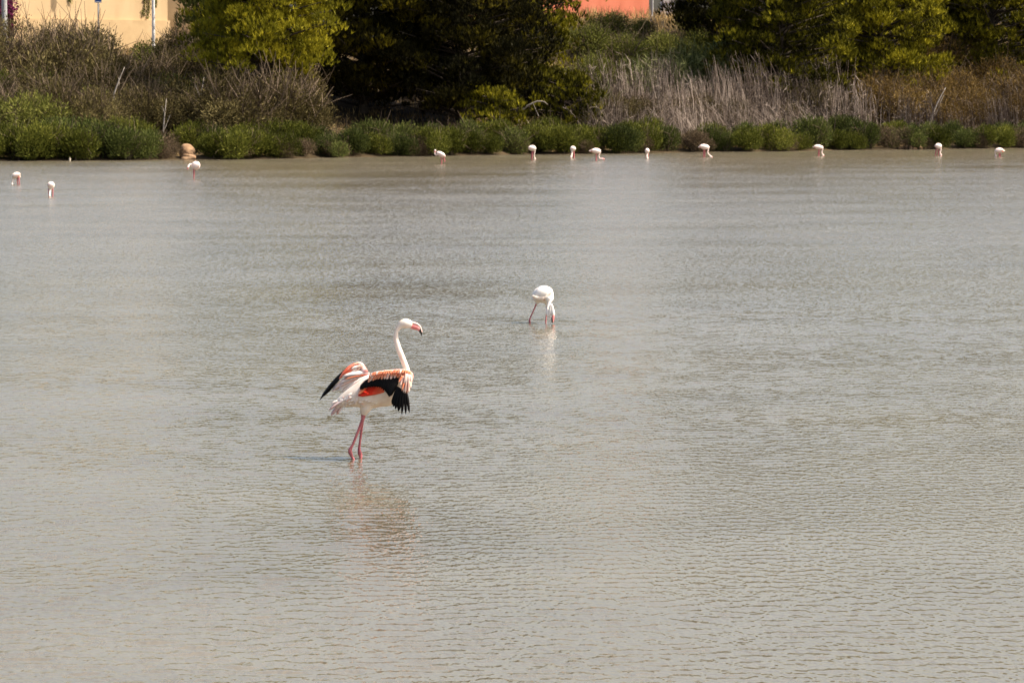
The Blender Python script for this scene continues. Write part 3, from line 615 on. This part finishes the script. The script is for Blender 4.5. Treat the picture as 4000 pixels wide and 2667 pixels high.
# ------------------------------------------------------------------ the displaying flamingo
def hero():
    G = ground(1398, 1797); Yb = G[1]
    root = empty('flamingo', (G[0], G[1], 0), 'large flamingo with orange and black wings spread open, wading', 'flamingo', None)
    o0 = np.array([G[0], G[1], 0])
    z1 = lambda a, b, y=0.0: at_y(1220 + a / 2.53, 1220 + b / 2.53, Yb + y) - o0
    z7 = lambda a, b, y=0.0: at_y(1220 + a / 5.345, 1380 + b / 5.345, Yb + y) - o0
    z8 = lambda a, b, y=0.0: at_y(1500 + a / 6.535, 1220 + b / 6.535, Yb + y) - o0
    S = 1 / 511.0; s1, s7, s8 = S / 2.53, S / 5.345, S / 6.535
    # body, thighs, neck and head fused into one surface
    B = [(470, 1110, 55, 60), (620, 1010, 125, 150), (850, 915, 215, 240), (1100, 850, 320, 300), (1350, 790, 335, 320), (1590, 770, 325, 300), (1770, 715, 265, 240), (1870, 610, 180, 170), (1930, 490, 118, 115), (1958, 390, 84, 84)]
    body = loft([(*z7(a, b), r * s7, q * s7) for a, b, r, q in B], 40, 24)
    NK = [(585, 1560, 86), (580, 1460, 79), (520, 1300, 78), (445, 1100, 76), (368, 900, 72), (312, 700, 66), (306, 560, 54), (330, 450, 56), (392, 362, 76), (462, 300, 106), (545, 280, 124), (620, 292, 114), (690, 312, 92), (725, 320, 62)]
    neck = loft([(*z8(a, b), r * s8, r * s8 * (.92 if b > 400 else .78)) for a, b, r in NK], 60, 16)
    th1 = loft([(*z7(1180, 960, -.02), 200 * s7, .07), (*z7(1110, 1150, -.02), 120 * s7, .05), (*z7(1068, 1290, -.02), 46 * s7, .016)], 12, 14)
    th2 = loft([(*z7(1150, 960, .04), 180 * s7, .07), (*z7(1090, 1150, .04), 105 * s7, .045), (*z7(1050, 1290, .035), 40 * s7, .014)], 12, 14)
    V, F, _ = join([body, neck, th1, th2]); bo = link('body', np_mesh('body', V, F, True), M['white'], root); skin(bo, .0055, 4)
    # contour feathers lying over the rump, flank and breast
    rb = random.Random(12); Ba = np.array(B, float)
    for i in range(110):
        a = rb.uniform(560, 1120) if i < 80 else rb.uniform(1120, 1640); v = rb.uniform(-.55, .8)
        cb, rr, qq = (np.interp(a, Ba[:, 0], Ba[:, k]) for k in (1, 2, 3)); b_ = cb + v * rr * .92; yy = -qq * s7 * math.sqrt(1 - (v * .92) ** 2)
        if 860 < a < 1640 and b_ < 930: continue
        l = rb.uniform(70, 120); a2 = a - l; cb2, rr2, qq2 = (np.interp(a2, Ba[:, 0], Ba[:, k]) for k in (1, 2, 3)); v2 = min(v + .04, .85); y2 = -qq2 * s7 * math.sqrt(1 - (v2 * .92) ** 2)
        fm = feather_mesh(z7(a, b_, yy + .001), z7(a2, cb2 + v2 * rr2 * .92, y2 - .004), rb.uniform(44, 66) * s7, (0, -1, .25), .05, 6, .5)
        link('contour_feather', np_mesh('contour_feather', fm[0], fm[1], True, {'t': fm[2]}), M['f_white' if rb.random() < .8 else 'f_pink'], bo)
    # beak
    UPB = [(672, 262, 40, 44), (760, 275, 34, 40), (850, 303, 28, 36), (912, 355, 24, 32), (948, 430, 20, 26), (966, 510, 15, 20)]
    V, F, _ = loft([(*z8(a, b), r * s8, q * s8) for a, b, r, q in UPB], 20, 12); link('upper_beak', np_mesh('upper_beak', V, F, True), M['beak_pale'], root)
    LOB = [(675, 335, 52, 44), (735, 362, 66, 46), (800, 378, 62, 46), (860, 398, 56, 44), (900, 438, 46, 38), (918, 462, 36, 32)]
    V, F, _ = loft([(*z8(a, b), r * s8, q * s8) for a, b, r, q in LOB], 20, 12); link('lower_beak', np_mesh('lower_beak', V, F, True), M['beak_pink'], root)
    TIP = [(905, 425, 42, 36), (930, 478, 40, 34), (950, 535, 27, 24), (966, 600, 5, 6)]
    tip = loft([(*z8(a, b), r * s8, q * s8) for a, b, r, q in TIP], 14, 12)
    gape = loft([(*z8(845, 322, -.006), 5 * s8, 4 * s8), (*z8(905, 362, -.006), 8 * s8, 4 * s8), (*z8(940, 430, -.004), 10 * s8, 6 * s8)], 8, 6)
    V, F, _ = join([tip, gape]); link('beak_tip', np_mesh('beak_tip', V, F, True), M['black'], root)
    for sy in (-1, 1):
        c = z8(628, 258, sy * .0165); e = link('eye', np_mesh('eye', *ellipsoid((0, 0, 0), .0048, .0035, .0048), True), M['eye'], root, c)
        link('pupil', np_mesh('pupil', *ellipsoid((0, sy * .0025, 0), .0024, .002, .0024), True), M['pupil'], e)
    # legs
    for pts, dy in (([(512, 1000, 20), (497, 1060, 18), (470, 1130, 15), (430, 1230, 13), (397, 1310, 13), (374, 1352, 19), (374, 1380, 21), (390, 1420, 15), (413, 1470, 12)], -.02),
                    ([(500, 1000, 18), (494, 1080, 15), (482, 1190, 12), (468, 1300, 12), (463, 1350, 15), (470, 1390, 22), (477, 1420, 18), (478, 1460, 14)], .035)):
        P = [(*z1(a, b, dy), r * s1) for a, b, r in pts]; ext, fc = submerged_leg(P, .009)
        V, F, _ = join([loft(P + ext, 46, 12)] + foot(fc)); link('leg', np_mesh('leg', V, F, True), M['leg'], root)
    rg = random.Random(4)
    def fe(name, parent, b, t, wd, m, yb, yt, nrm=(.1, -.8, .6), bend=.06, point=.35, conv=z7):
        V, F, u = feather_mesh(conv(*b, yb), conv(*t, yt), wd * s7, nrm, bend, 7, point)
        link(name, np_mesh(name, V, F, True, {'t': u}), M[m], parent)
    # near wing: arm, then scapulars, flight feathers and coverts
    arm = loft([(*z7(1230, 470, -.085), 55 * s7, .022), (*z7(1420, 425, -.10), 60 * s7, .030), (*z7(1700, 400, -.125), 66 * s7, .032), (*z7(1930, 400, -.15), 70 * s7, .034), (*z7(2050, 440, -.16), 55 * s7, .026), (*z7(2040, 560, -.175), 50 * s7, .018), (*z7(1990, 700, -.19), 34 * s7, .010)], 30, 14)
    wing = link('wing', np_mesh('wing', arm[0], arm[1], True), M['pinkwing'], root)
    sh = loft([(*z7(1330, 560, -.03), 150 * s7, .05), (*z7(1600, 520, -.06), 170 * s7, .06), (*z7(1880, 500, -.07), 150 * s7, .06)], 14, 14)
    link('shoulder', np_mesh('shoulder', sh[0], sh[1], True), M['white'], wing)
    bases = [(1190, 530), (1230, 505), (1280, 490), (1330, 480), (1380, 472), (1430, 465), (1480, 455), (1530, 445), (1580, 440), (1630, 445), (1680, 452), (1720, 462), (1760, 480), (1790, 505), (1810, 540)]
    tips = [(995, 752), (1060, 730), (1120, 716), (1180, 706), (1240, 700), (1300, 700), (1355, 705), (1405, 716), (1445, 740), (1480, 772), (1515, 795), (1540, 822), (1560, 850), (1578, 880), (1597, 908)]
    for i, (b, t) in enumerate(zip(bases, tips)):
        fe('secondary_feather', wing, b, t, 92, 'f_black', -.118 - .004 * i, -.135 - .005 * i, (.1, -.85, .5), .03, .22)
    pb = [(1790, 690), (1815, 705), (1840, 720), (1870, 735), (1900, 745), (1930, 755), (1960, 765), (1985, 770)]
    ptip = [(1662, 1070), (1690, 1115), (1730, 1165), (1795, 1215), (1868, 1280), (1950, 1274), (2026, 1244), (2032, 1235)]
    for i, (b, t) in enumerate(zip(pb, ptip)):
        if i == 7: continue
        fe('primary_feather', wing, b, t, 82 if i < 4 else 62, 'f_black', -.195 - .003 * i, -.215 - .003 * i, (.15, -1, .1), .05, .28 if i < 4 else .5)
    pcb = [(1900, 470), (1915, 480), (1930, 490), (1945, 500), (1960, 510), (1980, 510), (2000, 510), (2025, 510), (2045, 520)]
    pct = [(1795, 612), (1828, 680), (1845, 730), (1868, 782), (1900, 815), (1935, 832), (1975, 838), (2005, 828), (2045, 730)]
    for i, (b, t) in enumerate(zip(pcb, pct)): fe('covert_feather', wing, b, t, 58, 'f_pink' if i % 3 else 'f_orange', -.20 - .005 * (i % 2) - .002 * i, -.222 - .006 * (i % 2) - .002 * i, (.25, -1, .25), .05, .4)
    for i in range(5): fe('covert_feather', wing, (1960 + 22 * i, 420 + 6 * i), (1915 + 36 * i, 640 - 8 * i), 56, 'f_white' if i % 2 else 'f_pink', -.212, -.226, (.15, -1, .3), .08, .4)
    # coverts in overlapping rows along the arm
    ridge = lambda u: (np.interp(u, [0, .12, .4, .7, .9, 1], [1215, 1270, 1500, 1790, 1960, 2060]), np.interp(u, [0, .12, .4, .7, .9, 1], [440, 395, 355, 335, 340, 395]))
    for row, (off, ln, wd, n) in enumerate(((70, 118, 62, 15), (36, 104, 58, 17), (6, 84, 54, 19))):
        for i in range(n):
            u = (i + .5 + rg.uniform(-.2, .2)) / n; x, y = ridge(u); slope = -.75 + .75 * u
            mm = 'f_orange'
            if row == 0 and .42 < u < .68: mm = 'f_pink'
            elif rg.random() < .07: mm = 'f_pink'
            l = ln * rg.uniform(.85, 1.15) * (1.2 if row == 0 and .42 < u < .68 else 1)
            fe('covert_feather', wing, (x + 14, y + off), (x + l * slope * .75, y + off + l * .9), wd, mm, -.118 - .055 * u - .006 * row, -.138 - .055 * u - .005 * row, (.05, -.8, .62), .1, .5)
    # scarlet feathers on the flank under the wing
    for i, (b, t) in enumerate([((1500, 800), (950, 885)), ((1500, 790), (955, 868)), ((1500, 775), (985, 838)), ((1500, 760), (1010, 805)), ((1490, 745), (1050, 770)), ((1470, 725), (1090, 740)), ((1450, 705), (1140, 712))]):
        fe('flank_feather', root, b, t, 70, 'f_scarlet', -.112, -.100 + .004 * i - .02, (0, -1, .2), .03, .25)
    fe('flank_feather', root, (1120, 715), (955, 855), 60, 'f_orange', -.12, -.128, (0, -1, .2), .03, .4)
    # scapulars and tertials: long pale plumes over the back
    SC = [((1200, 440), (660, 550), 'f_orange', 90, .03, .06), ((1200, 410), (700, 430), 'f_white', 110, .05, .10), ((1200, 420), (620, 480), 'f_white', 120, .04, .09), ((1200, 430), (560, 620), 'f_white', 130, .035, .075), ((1195, 440), (540, 700), 'f_pink', 130, .03, .07), ((1190, 450), (520, 780), 'f_white', 130, .02, .07), ((1190, 450), (585, 830), 'f_white', 96, .01, .05), ((1180, 465), (640, 800), 'f_white', 92, .00, .04),
          ((1180, 475), (700, 825), 'f_white', 96, -.01, .02), ((1180, 485), (735, 800), 'f_pink', 86, -.02, .0), ((1185, 495), (790, 780), 'f_white', 92, -.03, -.02), ((1180, 500), (840, 820), 'f_white', 96, -.045, -.04), ((1185, 515), (885, 870), 'f_white', 92, -.06, -.06),
          ((1180, 525), (920, 850), 'f_pink', 84, -.075, -.08), ((1185, 535), (960, 800), 'f_pink', 76, -.09, -.10), ((1000, 730), (880, 1058), 'f_white', 100, -.07, -.085), ((980, 740), (845, 1010), 'f_white', 96, -.06, -.075), ((960, 760), (800, 960), 'f_white', 92, -.05, -.06), ((1010, 720), (905, 1030), 'f_white', 80, -.08, -.09)]
    for b, t, m, wd, yb, yt in SC: fe('scapular_feather', root, b, t, wd * 1.2, m, yb, yt, (0, -.55, .8), .07, .3)
    # tail
    for i in range(9):
        v = i / 8; fe('tail_feather', root, (800 - 60 * v, 880 + 90 * v), (340 + 70 * math.sin(v * 3) + 90 * max(0, v - .6), 1305 - 35 * v - 120 * (v < .2)), 125, 'f_tail', -.05 + .10 * v, -.035 + .07 * v, (0, -.4, .9), .04, .3)
    for b, t in (((700, 940), (385, 1050)), ((720, 930), (400, 1100)), ((640, 1090), (505, 1275)), ((660, 1080), (520, 1240))): fe('tail_feather', root, b, t, 76, 'f_tail' if t[0] > 450 else 'f_white', -.03, -.02, (0, -.6, .7), .05, .35)
    # far wing
    fa = loft([(*z7(1120, 420, .05), 60 * s7, .02), (*z7(1050, 300, .10), 62 * s7, .022), (*z7(985, 232, .13), 56 * s7, .022), (*z7(860, 270, .15), 48 * s7, .018), (*z7(740, 370, .16), 40 * s7, .014), (*z7(640, 480, .17), 28 * s7, .010)], 26, 12)
    w2 = link('wing', np_mesh('wing', fa[0], fa[1], True), M['pinkwing'], root)
    sh2 = loft([(*z7(1070, 330, .115), 70 * s7, .012), (*z7(960, 340, .135), 120 * s7, .014), (*z7(820, 400, .15), 105 * s7, .012), (*z7(680, 490, .165), 60 * s7, .008)], 20, 12); link('wing_web', np_mesh('wing_web', sh2[0], sh2[1], True), M['pinkwing'], w2)
    PB = [(690, 335), (672, 370), (655, 400), (640, 430), (625, 460), (610, 490)]; PT = [(150, 982), (168, 962), (205, 925), (255, 885), (310, 835), (368, 765)]
    for i, (b, t) in enumerate(zip(PB, PT)): fe('primary_feather', w2, b, t, 74, 'f_black', .165 - .004 * i, .20 - .006 * i, (-.3, -.7, .6), .05, .3)
    for i, (b, t) in enumerate(zip([(900, 430), (880, 450), (860, 470), (900, 490), (930, 500), (960, 500)], [(405, 795), (430, 775), (470, 740), (520, 715), (580, 700), (620, 690)])): fe('secondary_feather', w2, b, t, 130, 'f_pink' if i < 3 else 'f_white', .14 - .006 * i, .15 - .008 * i, (-.2, -.75, .6), .05, .3)
    LE = [((960, 195), (700, 345)), ((930, 200), (640, 400)), ((900, 220), (590, 470)), ((880, 240), (555, 530)), ((900, 270), (560, 545)), ((920, 290), (620, 500)), ((940, 320), (680, 470)), ((960, 340), (740, 440)), ((980, 300), (760, 400)), ((1000, 340), (820, 430)), ((1010, 260), (800, 330)), ((1030, 300), (860, 380)), ((1050, 340), (900, 420)), ((1060, 250), (900, 300)), ((1070, 380), (930, 440)), ((1060, 220), (960, 330))]
    for i, (b, t) in enumerate(LE): fe('covert_feather', w2, b, t, 78, ('f_red' if i < 8 else ('f_pink' if i % 2 else 'f_white')), .112 - .002 * i, .128 - .003 * i, (-.3, -.7, .65), .08, .4)
    return root
hero()

# ------------------------------------------------------------------ the flamingo feeding beyond it
def feeder():
    G = ground(2095, 1263); Yb = G[1]; o0 = np.array([G[0], G[1], 0])
    root = empty('flamingo', (G[0], G[1], 0), 'white flamingo bent over with its neck doubled and beak touching the open water', 'flamingo')
    S = Yb and 1 / (F_PX / Yb) / 4.61
    q = lambda a, b, y=0.0: at_y(1940 + a / 4.61, 1080 + b / 4.61, Yb + y) - o0
    bd = [ellipsoid(q(855, 322, .02), 172 * S, .17, 160 * S, -.15), ellipsoid(q(760, 380, .08), 118 * S, .15, 88 * S, .2), ellipsoid(q(930, 380, -.05), 100 * S, .11, 100 * S, .4),
          loft([(*q(720, 385, .1), 60 * S, .07), (*q(660, 400, .14), 26 * S, .04), (*q(630, 395, .16), 8 * S, .012)], 10, 12)[:2],
          loft([(*q(745, 430, .05), 62 * S, .05), (*q(716, 500, .05), 18 * S, .013)], 8, 12)[:2], loft([(*q(900, 440), 55 * S, .05), (*q(906, 545), 16 * S, .012)], 8, 12)[:2],
          loft([(*q(965, 400, -.10), 60 * S), (*q(945, 470, -.13), 34 * S), (*q(915, 570, -.15), 22 * S), (*q(905, 660, -.16), 21 * S), (*q(925, 715, -.16), 22 * S), (*q(955, 690, -.17), 23 * S), (*q(958, 600, -.18), 21 * S), (*q(972, 515, -.18), 20 * S), (*q(992, 505, -.18), 19 * S), (*q(1008, 575, -.18), 22 * S), (*q(1018, 650, -.18), 34 * S), (*q(1018, 712, -.18), 26 * S)], 60, 12)[:2]]
    V, F, _ = join(bd); b = link('body', np_mesh('body', V, F, True), M['bright'], root); skin(b, .008, 5)
    V, F, _ = loft([(*q(1018, 695, -.18), 27 * S), (*q(1014, 745, -.18), 25 * S), (*q(1012, 790, -.18), 21 * S), (*q(1008, 832, -.18), 12 * S)], 12, 12); link('beak', np_mesh('beak', V, F, True), M['beak_pink'], root)
    V, F, _ = loft([(*q(996, 738, -.185), 12 * S), (*q(998, 780, -.19), 13 * S), (*q(1004, 835, -.185), 10 * S)], 8, 8); link('beak_tip', np_mesh('beak_tip', V, F, True), M['black'], root)
    for P, dy in (([(722, 470, 17), (690, 555, 13), (640, 665, 12), (600, 760, 13), (592, 800, 19), (603, 835, 15), (612, 862, 13)], .05), ([(906, 520, 15), (900, 620, 12), (892, 730, 11), (884, 855, 11)], 0)):
        pts = [(*q(a, bb, dy), r * S) for a, bb, r in P]; ext, fc = submerged_leg(pts, .008); V, F, _ = join([loft(pts + ext, 36, 10)] + foot(fc)); link('leg', np_mesh('leg', V, F, True), M['leg'], root)
    rg = random.Random(8)
    for side in (-1, 1):
        c = q(850 if side < 0 else 800, 300, -.085 if side < 0 else .14)
        V, F = ellipsoid(c, 165 * S, .075, 118 * S, .35); wg = link('wing', np_mesh('wing', V, F, True), M['bright'], root)
        if side < 0:
            for i in range(16):
                a = 990 - i * 21; bb = 300 + 60 * math.sin(i * .2)
                fe = feather_mesh(q(a, bb - 40 + 5 * i, -.150), q(a - 60 + 1.5 * i, bb + 70 + 6 * math.sin(i * 2), -.135), 46 * S, (0, -1, .3), .06)
                link('covert_feather', np_mesh('covert_feather', fe[0], fe[1], True, {'t': fe[2]}), M['f_white'], wg)
            for i in range(5):
                fe = feather_mesh(q(800 + i * 24, 380 + 4 * i, -.125), q(828 + 22 * i, 425 + 3 * i, -.125), 17 * S, (0, -1, .1), .03)
                link('flank_feather', np_mesh('flank_feather', fe[0], fe[1], True, {'t': fe[2]}), M['f_red'], wg)
        else:
            for i in range(3):
                fe = feather_mesh(q(690 + 6 * i, 240 + 10 * i, .20), q(650 + 6 * i, 352 - 8 * i, .22), 24 * S, (-.6, -.6, .4), .05)
                link('primary_feather', np_mesh('primary_feather', fe[0], fe[1], True, {'t': fe[2]}), M['f_black'], wg)
    return root
feeder()

# ------------------------------------------------------------------ the flock along the far shore
def small_flamingo(feet, body, tilt, tail, neck, legs, label, wing=True, face=0.0, nr=3.2, beakdir=None, mt='white', group='flamingos feeding near the far shore'):
    """feet: waterline pixel; body: ellipse (cx, cy, rx, ry); neck: path of the neck to the head; legs: pixel pairs"""
    G = ground(*feet); Yb = G[1]; o0 = np.array([G[0], G[1], 0]); S = Yb / F_PX
    root = empty('flamingo', (G[0], G[1], 0), label, 'flamingo', group)
    q = lambda p, y=0.0: at_y(p[0], p[1], Yb + y) - o0
    cx, cy, rx, ry = body; bd = [ellipsoid(q((cx, cy)), rx * S, max(min(rx, 15) * S * .9, .12), ry * S, tilt)]
    if tail:
        bd.append(loft([(*q((cx + (tail[0] - cx) * .3, cy + (tail[1] - cy) * .3), .02), ry * .75 * S), (*q((cx + (tail[0] - cx) * .75, cy + (tail[1] - cy) * .75), .03), ry * .4 * S), (*q(tail, .03), 1.2 * S)], 10, 10)[:2])
    n = len(neck); nr *= .82; rad = [nr * 1.9, nr * 1.15] + [nr] * (n - 2)
    if n > 2: rad[-1] = nr * 1.05
    bd.append(loft([(*q(p, -face * i / n), r * S) for i, (p, r) in enumerate(zip(neck, rad))], 36, 10)[:2])
    hp = np.array(neck[-1]); dv = hp - np.array(neck[-2]); dv = dv / np.linalg.norm(dv)
    if beakdir is not None: dv = np.array(beakdir, float); dv /= np.linalg.norm(dv)
    bd.append(ellipsoid(q(hp, -face), 4.6 * S, 3.6 * S, 4.2 * S)); V, F, _ = join(bd)
    b = link('body', np_mesh('body', V, F, True), M[mt], root); skin(b, .012, 4)
    V, F, _ = loft([(*q(hp + dv * 2.5, -face), 3.4 * S), (*q(hp + dv * 6.5, -face), 3.0 * S), (*q(hp + dv * 10 + np.array([0, 1.0]), -face), 1.2 * S)], 8, 8); bk = link('beak', np_mesh('beak', V, F, True), M['beak_pink'], root)
    for i, L in enumerate(legs):
        pts = [(*q(p, .05 * i), r * S) for p, r in zip(L, np.linspace(2.6, 1.9, len(L)))]
        if L[-1][1] > feet[1] - 6: ext, fc = submerged_leg(pts, .010)
        else: ext, fc = [], None
        V, F, _ = join([loft(pts + ext, 20, 8)] + (foot(fc) if fc else [])); link('leg', np_mesh('leg', V, F, True), M['leg'], root)
    if wing:
        for side in (-1, 1):
            tx = (tail[0] - cx) * .32 if tail else 0; ty = (tail[1] - cy) * .25 if tail else 0
            V, F = ellipsoid(q((cx + tx * .6, cy - ry * .1 + ty * .5), side * max(min(rx, 15) * S * .62, .085)), rx * .82 * S, .045, ry * .62 * S, tilt); wg = link('wing', np_mesh('wing', V, F, True), M['pinkwhite'], root)
            if tail:
                fe = feather_mesh(q((cx + tx * 1.2, cy + ry * .25 + ty), side * .11), q((cx + (tail[0] - cx) * .8, cy + (tail[1] - cy) * .8 + 2), side * .06), 4.5 * S, (0, side, .2), .03)
                link('primary_feather', np_mesh('primary_feather', fe[0], fe[1], True, {'t': fe[2]}), M['f_red'], wg)
    return root
small_flamingo((62, 721), (62, 685, 18, 12), .35, (82, 692), [(54, 686), (50, 698), (48, 712), (47, 720)], [[(73, 694), (75, 708), (76, 721)], [(68, 695), (68, 708), (69, 721)]], 'white flamingo with its head under water, beside the plump one feeding head-on', face=.1, nr=4.6)
small_flamingo((199, 769), (199, 724, 14.5, 15), 0, None, [(197, 735), (195, 746), (194, 758), (194, 766)], [[(190, 736), (190, 752), (191, 769)], [(206, 736), (206, 752), (206, 769)]], 'plump white flamingo feeding head-on, farthest of the flock from the far shore', face=.22, nr=4.6, wing=True, mt='white')
small_flamingo((757, 698), (765, 647, 17.5, 17.5), .2, (779, 655), [(753, 648), (744, 642), (738, 646), (735, 653)], [[(757, 660), (757, 680), (757, 699)], [(759, 660), (759, 676), (758, 688)]], 'round white flamingo standing upright near the tan boulder with its beak hanging in the air', face=.12, nr=4.2, beakdir=(-.35, 1), mt='pinkwhite')
small_flamingo((1725, 641), (1722, 603, 19, 10), -.45, (1741, 613), [(1712, 600), (1706, 606), (1700, 604), (1698, 595), (1700, 588)], [[(1723, 610), (1725, 625), (1725, 641)], [(1730, 612), (1736, 624), (1737, 630), (1735, 634)]], 'pinkish flamingo with raised head and one leg lifted, by the hedge below the dark pines', nr=3.4, beakdir=(-.3, 1), mt='pinkwhite')
small_flamingo((2081, 624), (2079, 579, 15.5, 11.5), -.1, (2064, 580), [(2088, 582), (2089, 592), (2087, 608), (2089, 620)], [[(2083, 588), (2080, 606), (2078, 624)], [(2080, 588), (2077, 606), (2076, 624)]], 'white flamingo with bright pink legs straight under its body, head in the water', nr=2.8)
small_flamingo((2236, 617), (2238, 581, 11.5, 10.5), 0, None, [(2236, 586), (2234, 594), (2234, 603), (2231, 614)], [[(2242, 589), (2242, 603), (2243, 618)], [(2240, 589), (2240, 603), (2240, 618)]], 'white flamingo feeding head-on with thick neck and dark legs, by the low young pine', face=.15, nr=4.0)
small_flamingo((2330, 628), (2329, 590, 18.5, 11.5), -.1, (2300, 590), [(2341, 586), (2344, 596), (2339, 610), (2344, 620), (2352, 621)], [[(2329, 598), (2329, 613), (2328, 629)], [(2331, 598), (2330, 613), (2330, 628)]], 'flamingo with a pink tail and its neck kinked forward flat along the water', nr=3.2, mt='pinkwhite')
small_flamingo((2529, 621), (2528, 590, 9, 11), 0, None, [(2528, 592), (2528, 602), (2527, 611), (2529, 619)], [[(2525, 598), (2525, 610), (2525, 622)], [(2531, 598), (2531, 610), (2531, 622)]], 'slim white flamingo feeding head-on in front of the dry reeds', face=.15, nr=3.6)
small_flamingo((2752, 614), (2752, 574, 19.5, 11), -.12, (2727, 575), [(2762, 572), (2767, 582), (2764, 596), (2771, 606), (2778, 613)], [[(2750, 582), (2749, 597), (2748, 614)], [(2753, 582), (2753, 597), (2753, 614)]], 'flamingo with its neck swept forward at a slant to the water, before a brown bush', nr=3.3, mt='pinkwhite')
small_flamingo((3198, 609), (3198, 575, 18.5, 9.5), -.15, (3174, 575), [(3208, 572), (3213, 582), (3210, 596), (3215, 606)], [[(3199, 582), (3198, 595), (3197, 610)], [(3200, 582), (3200, 595), (3199, 609)]], 'flat-backed flamingo with its tail held straight out and curved neck down', nr=3.0, mt='pinkwhite')
small_flamingo((3660, 609), (3666, 571, 13.5, 11.5), -.2, (3650, 571), [(3672, 573), (3675, 584), (3672, 596), (3675, 605)], [[(3659, 580), (3656, 594), (3654, 610)], [(3667, 581), (3666, 594), (3664, 609)]], 'tall round flamingo with legs set wide apart, by the tan stones', nr=3.4, mt='pinkwhite')
small_flamingo((3903, 613), (3902, 588, 17, 10.5), .15, (3926, 590), [(3892, 586), (3887, 593), (3888, 603), (3890, 610)], [[(3903, 596), (3903, 604), (3903, 614)], [(3905, 597), (3907, 605), (3908, 613)]], 'flamingo facing away from the others, tail to the side of the last saltbushes', nr=2.8, mt='pinkwhite')
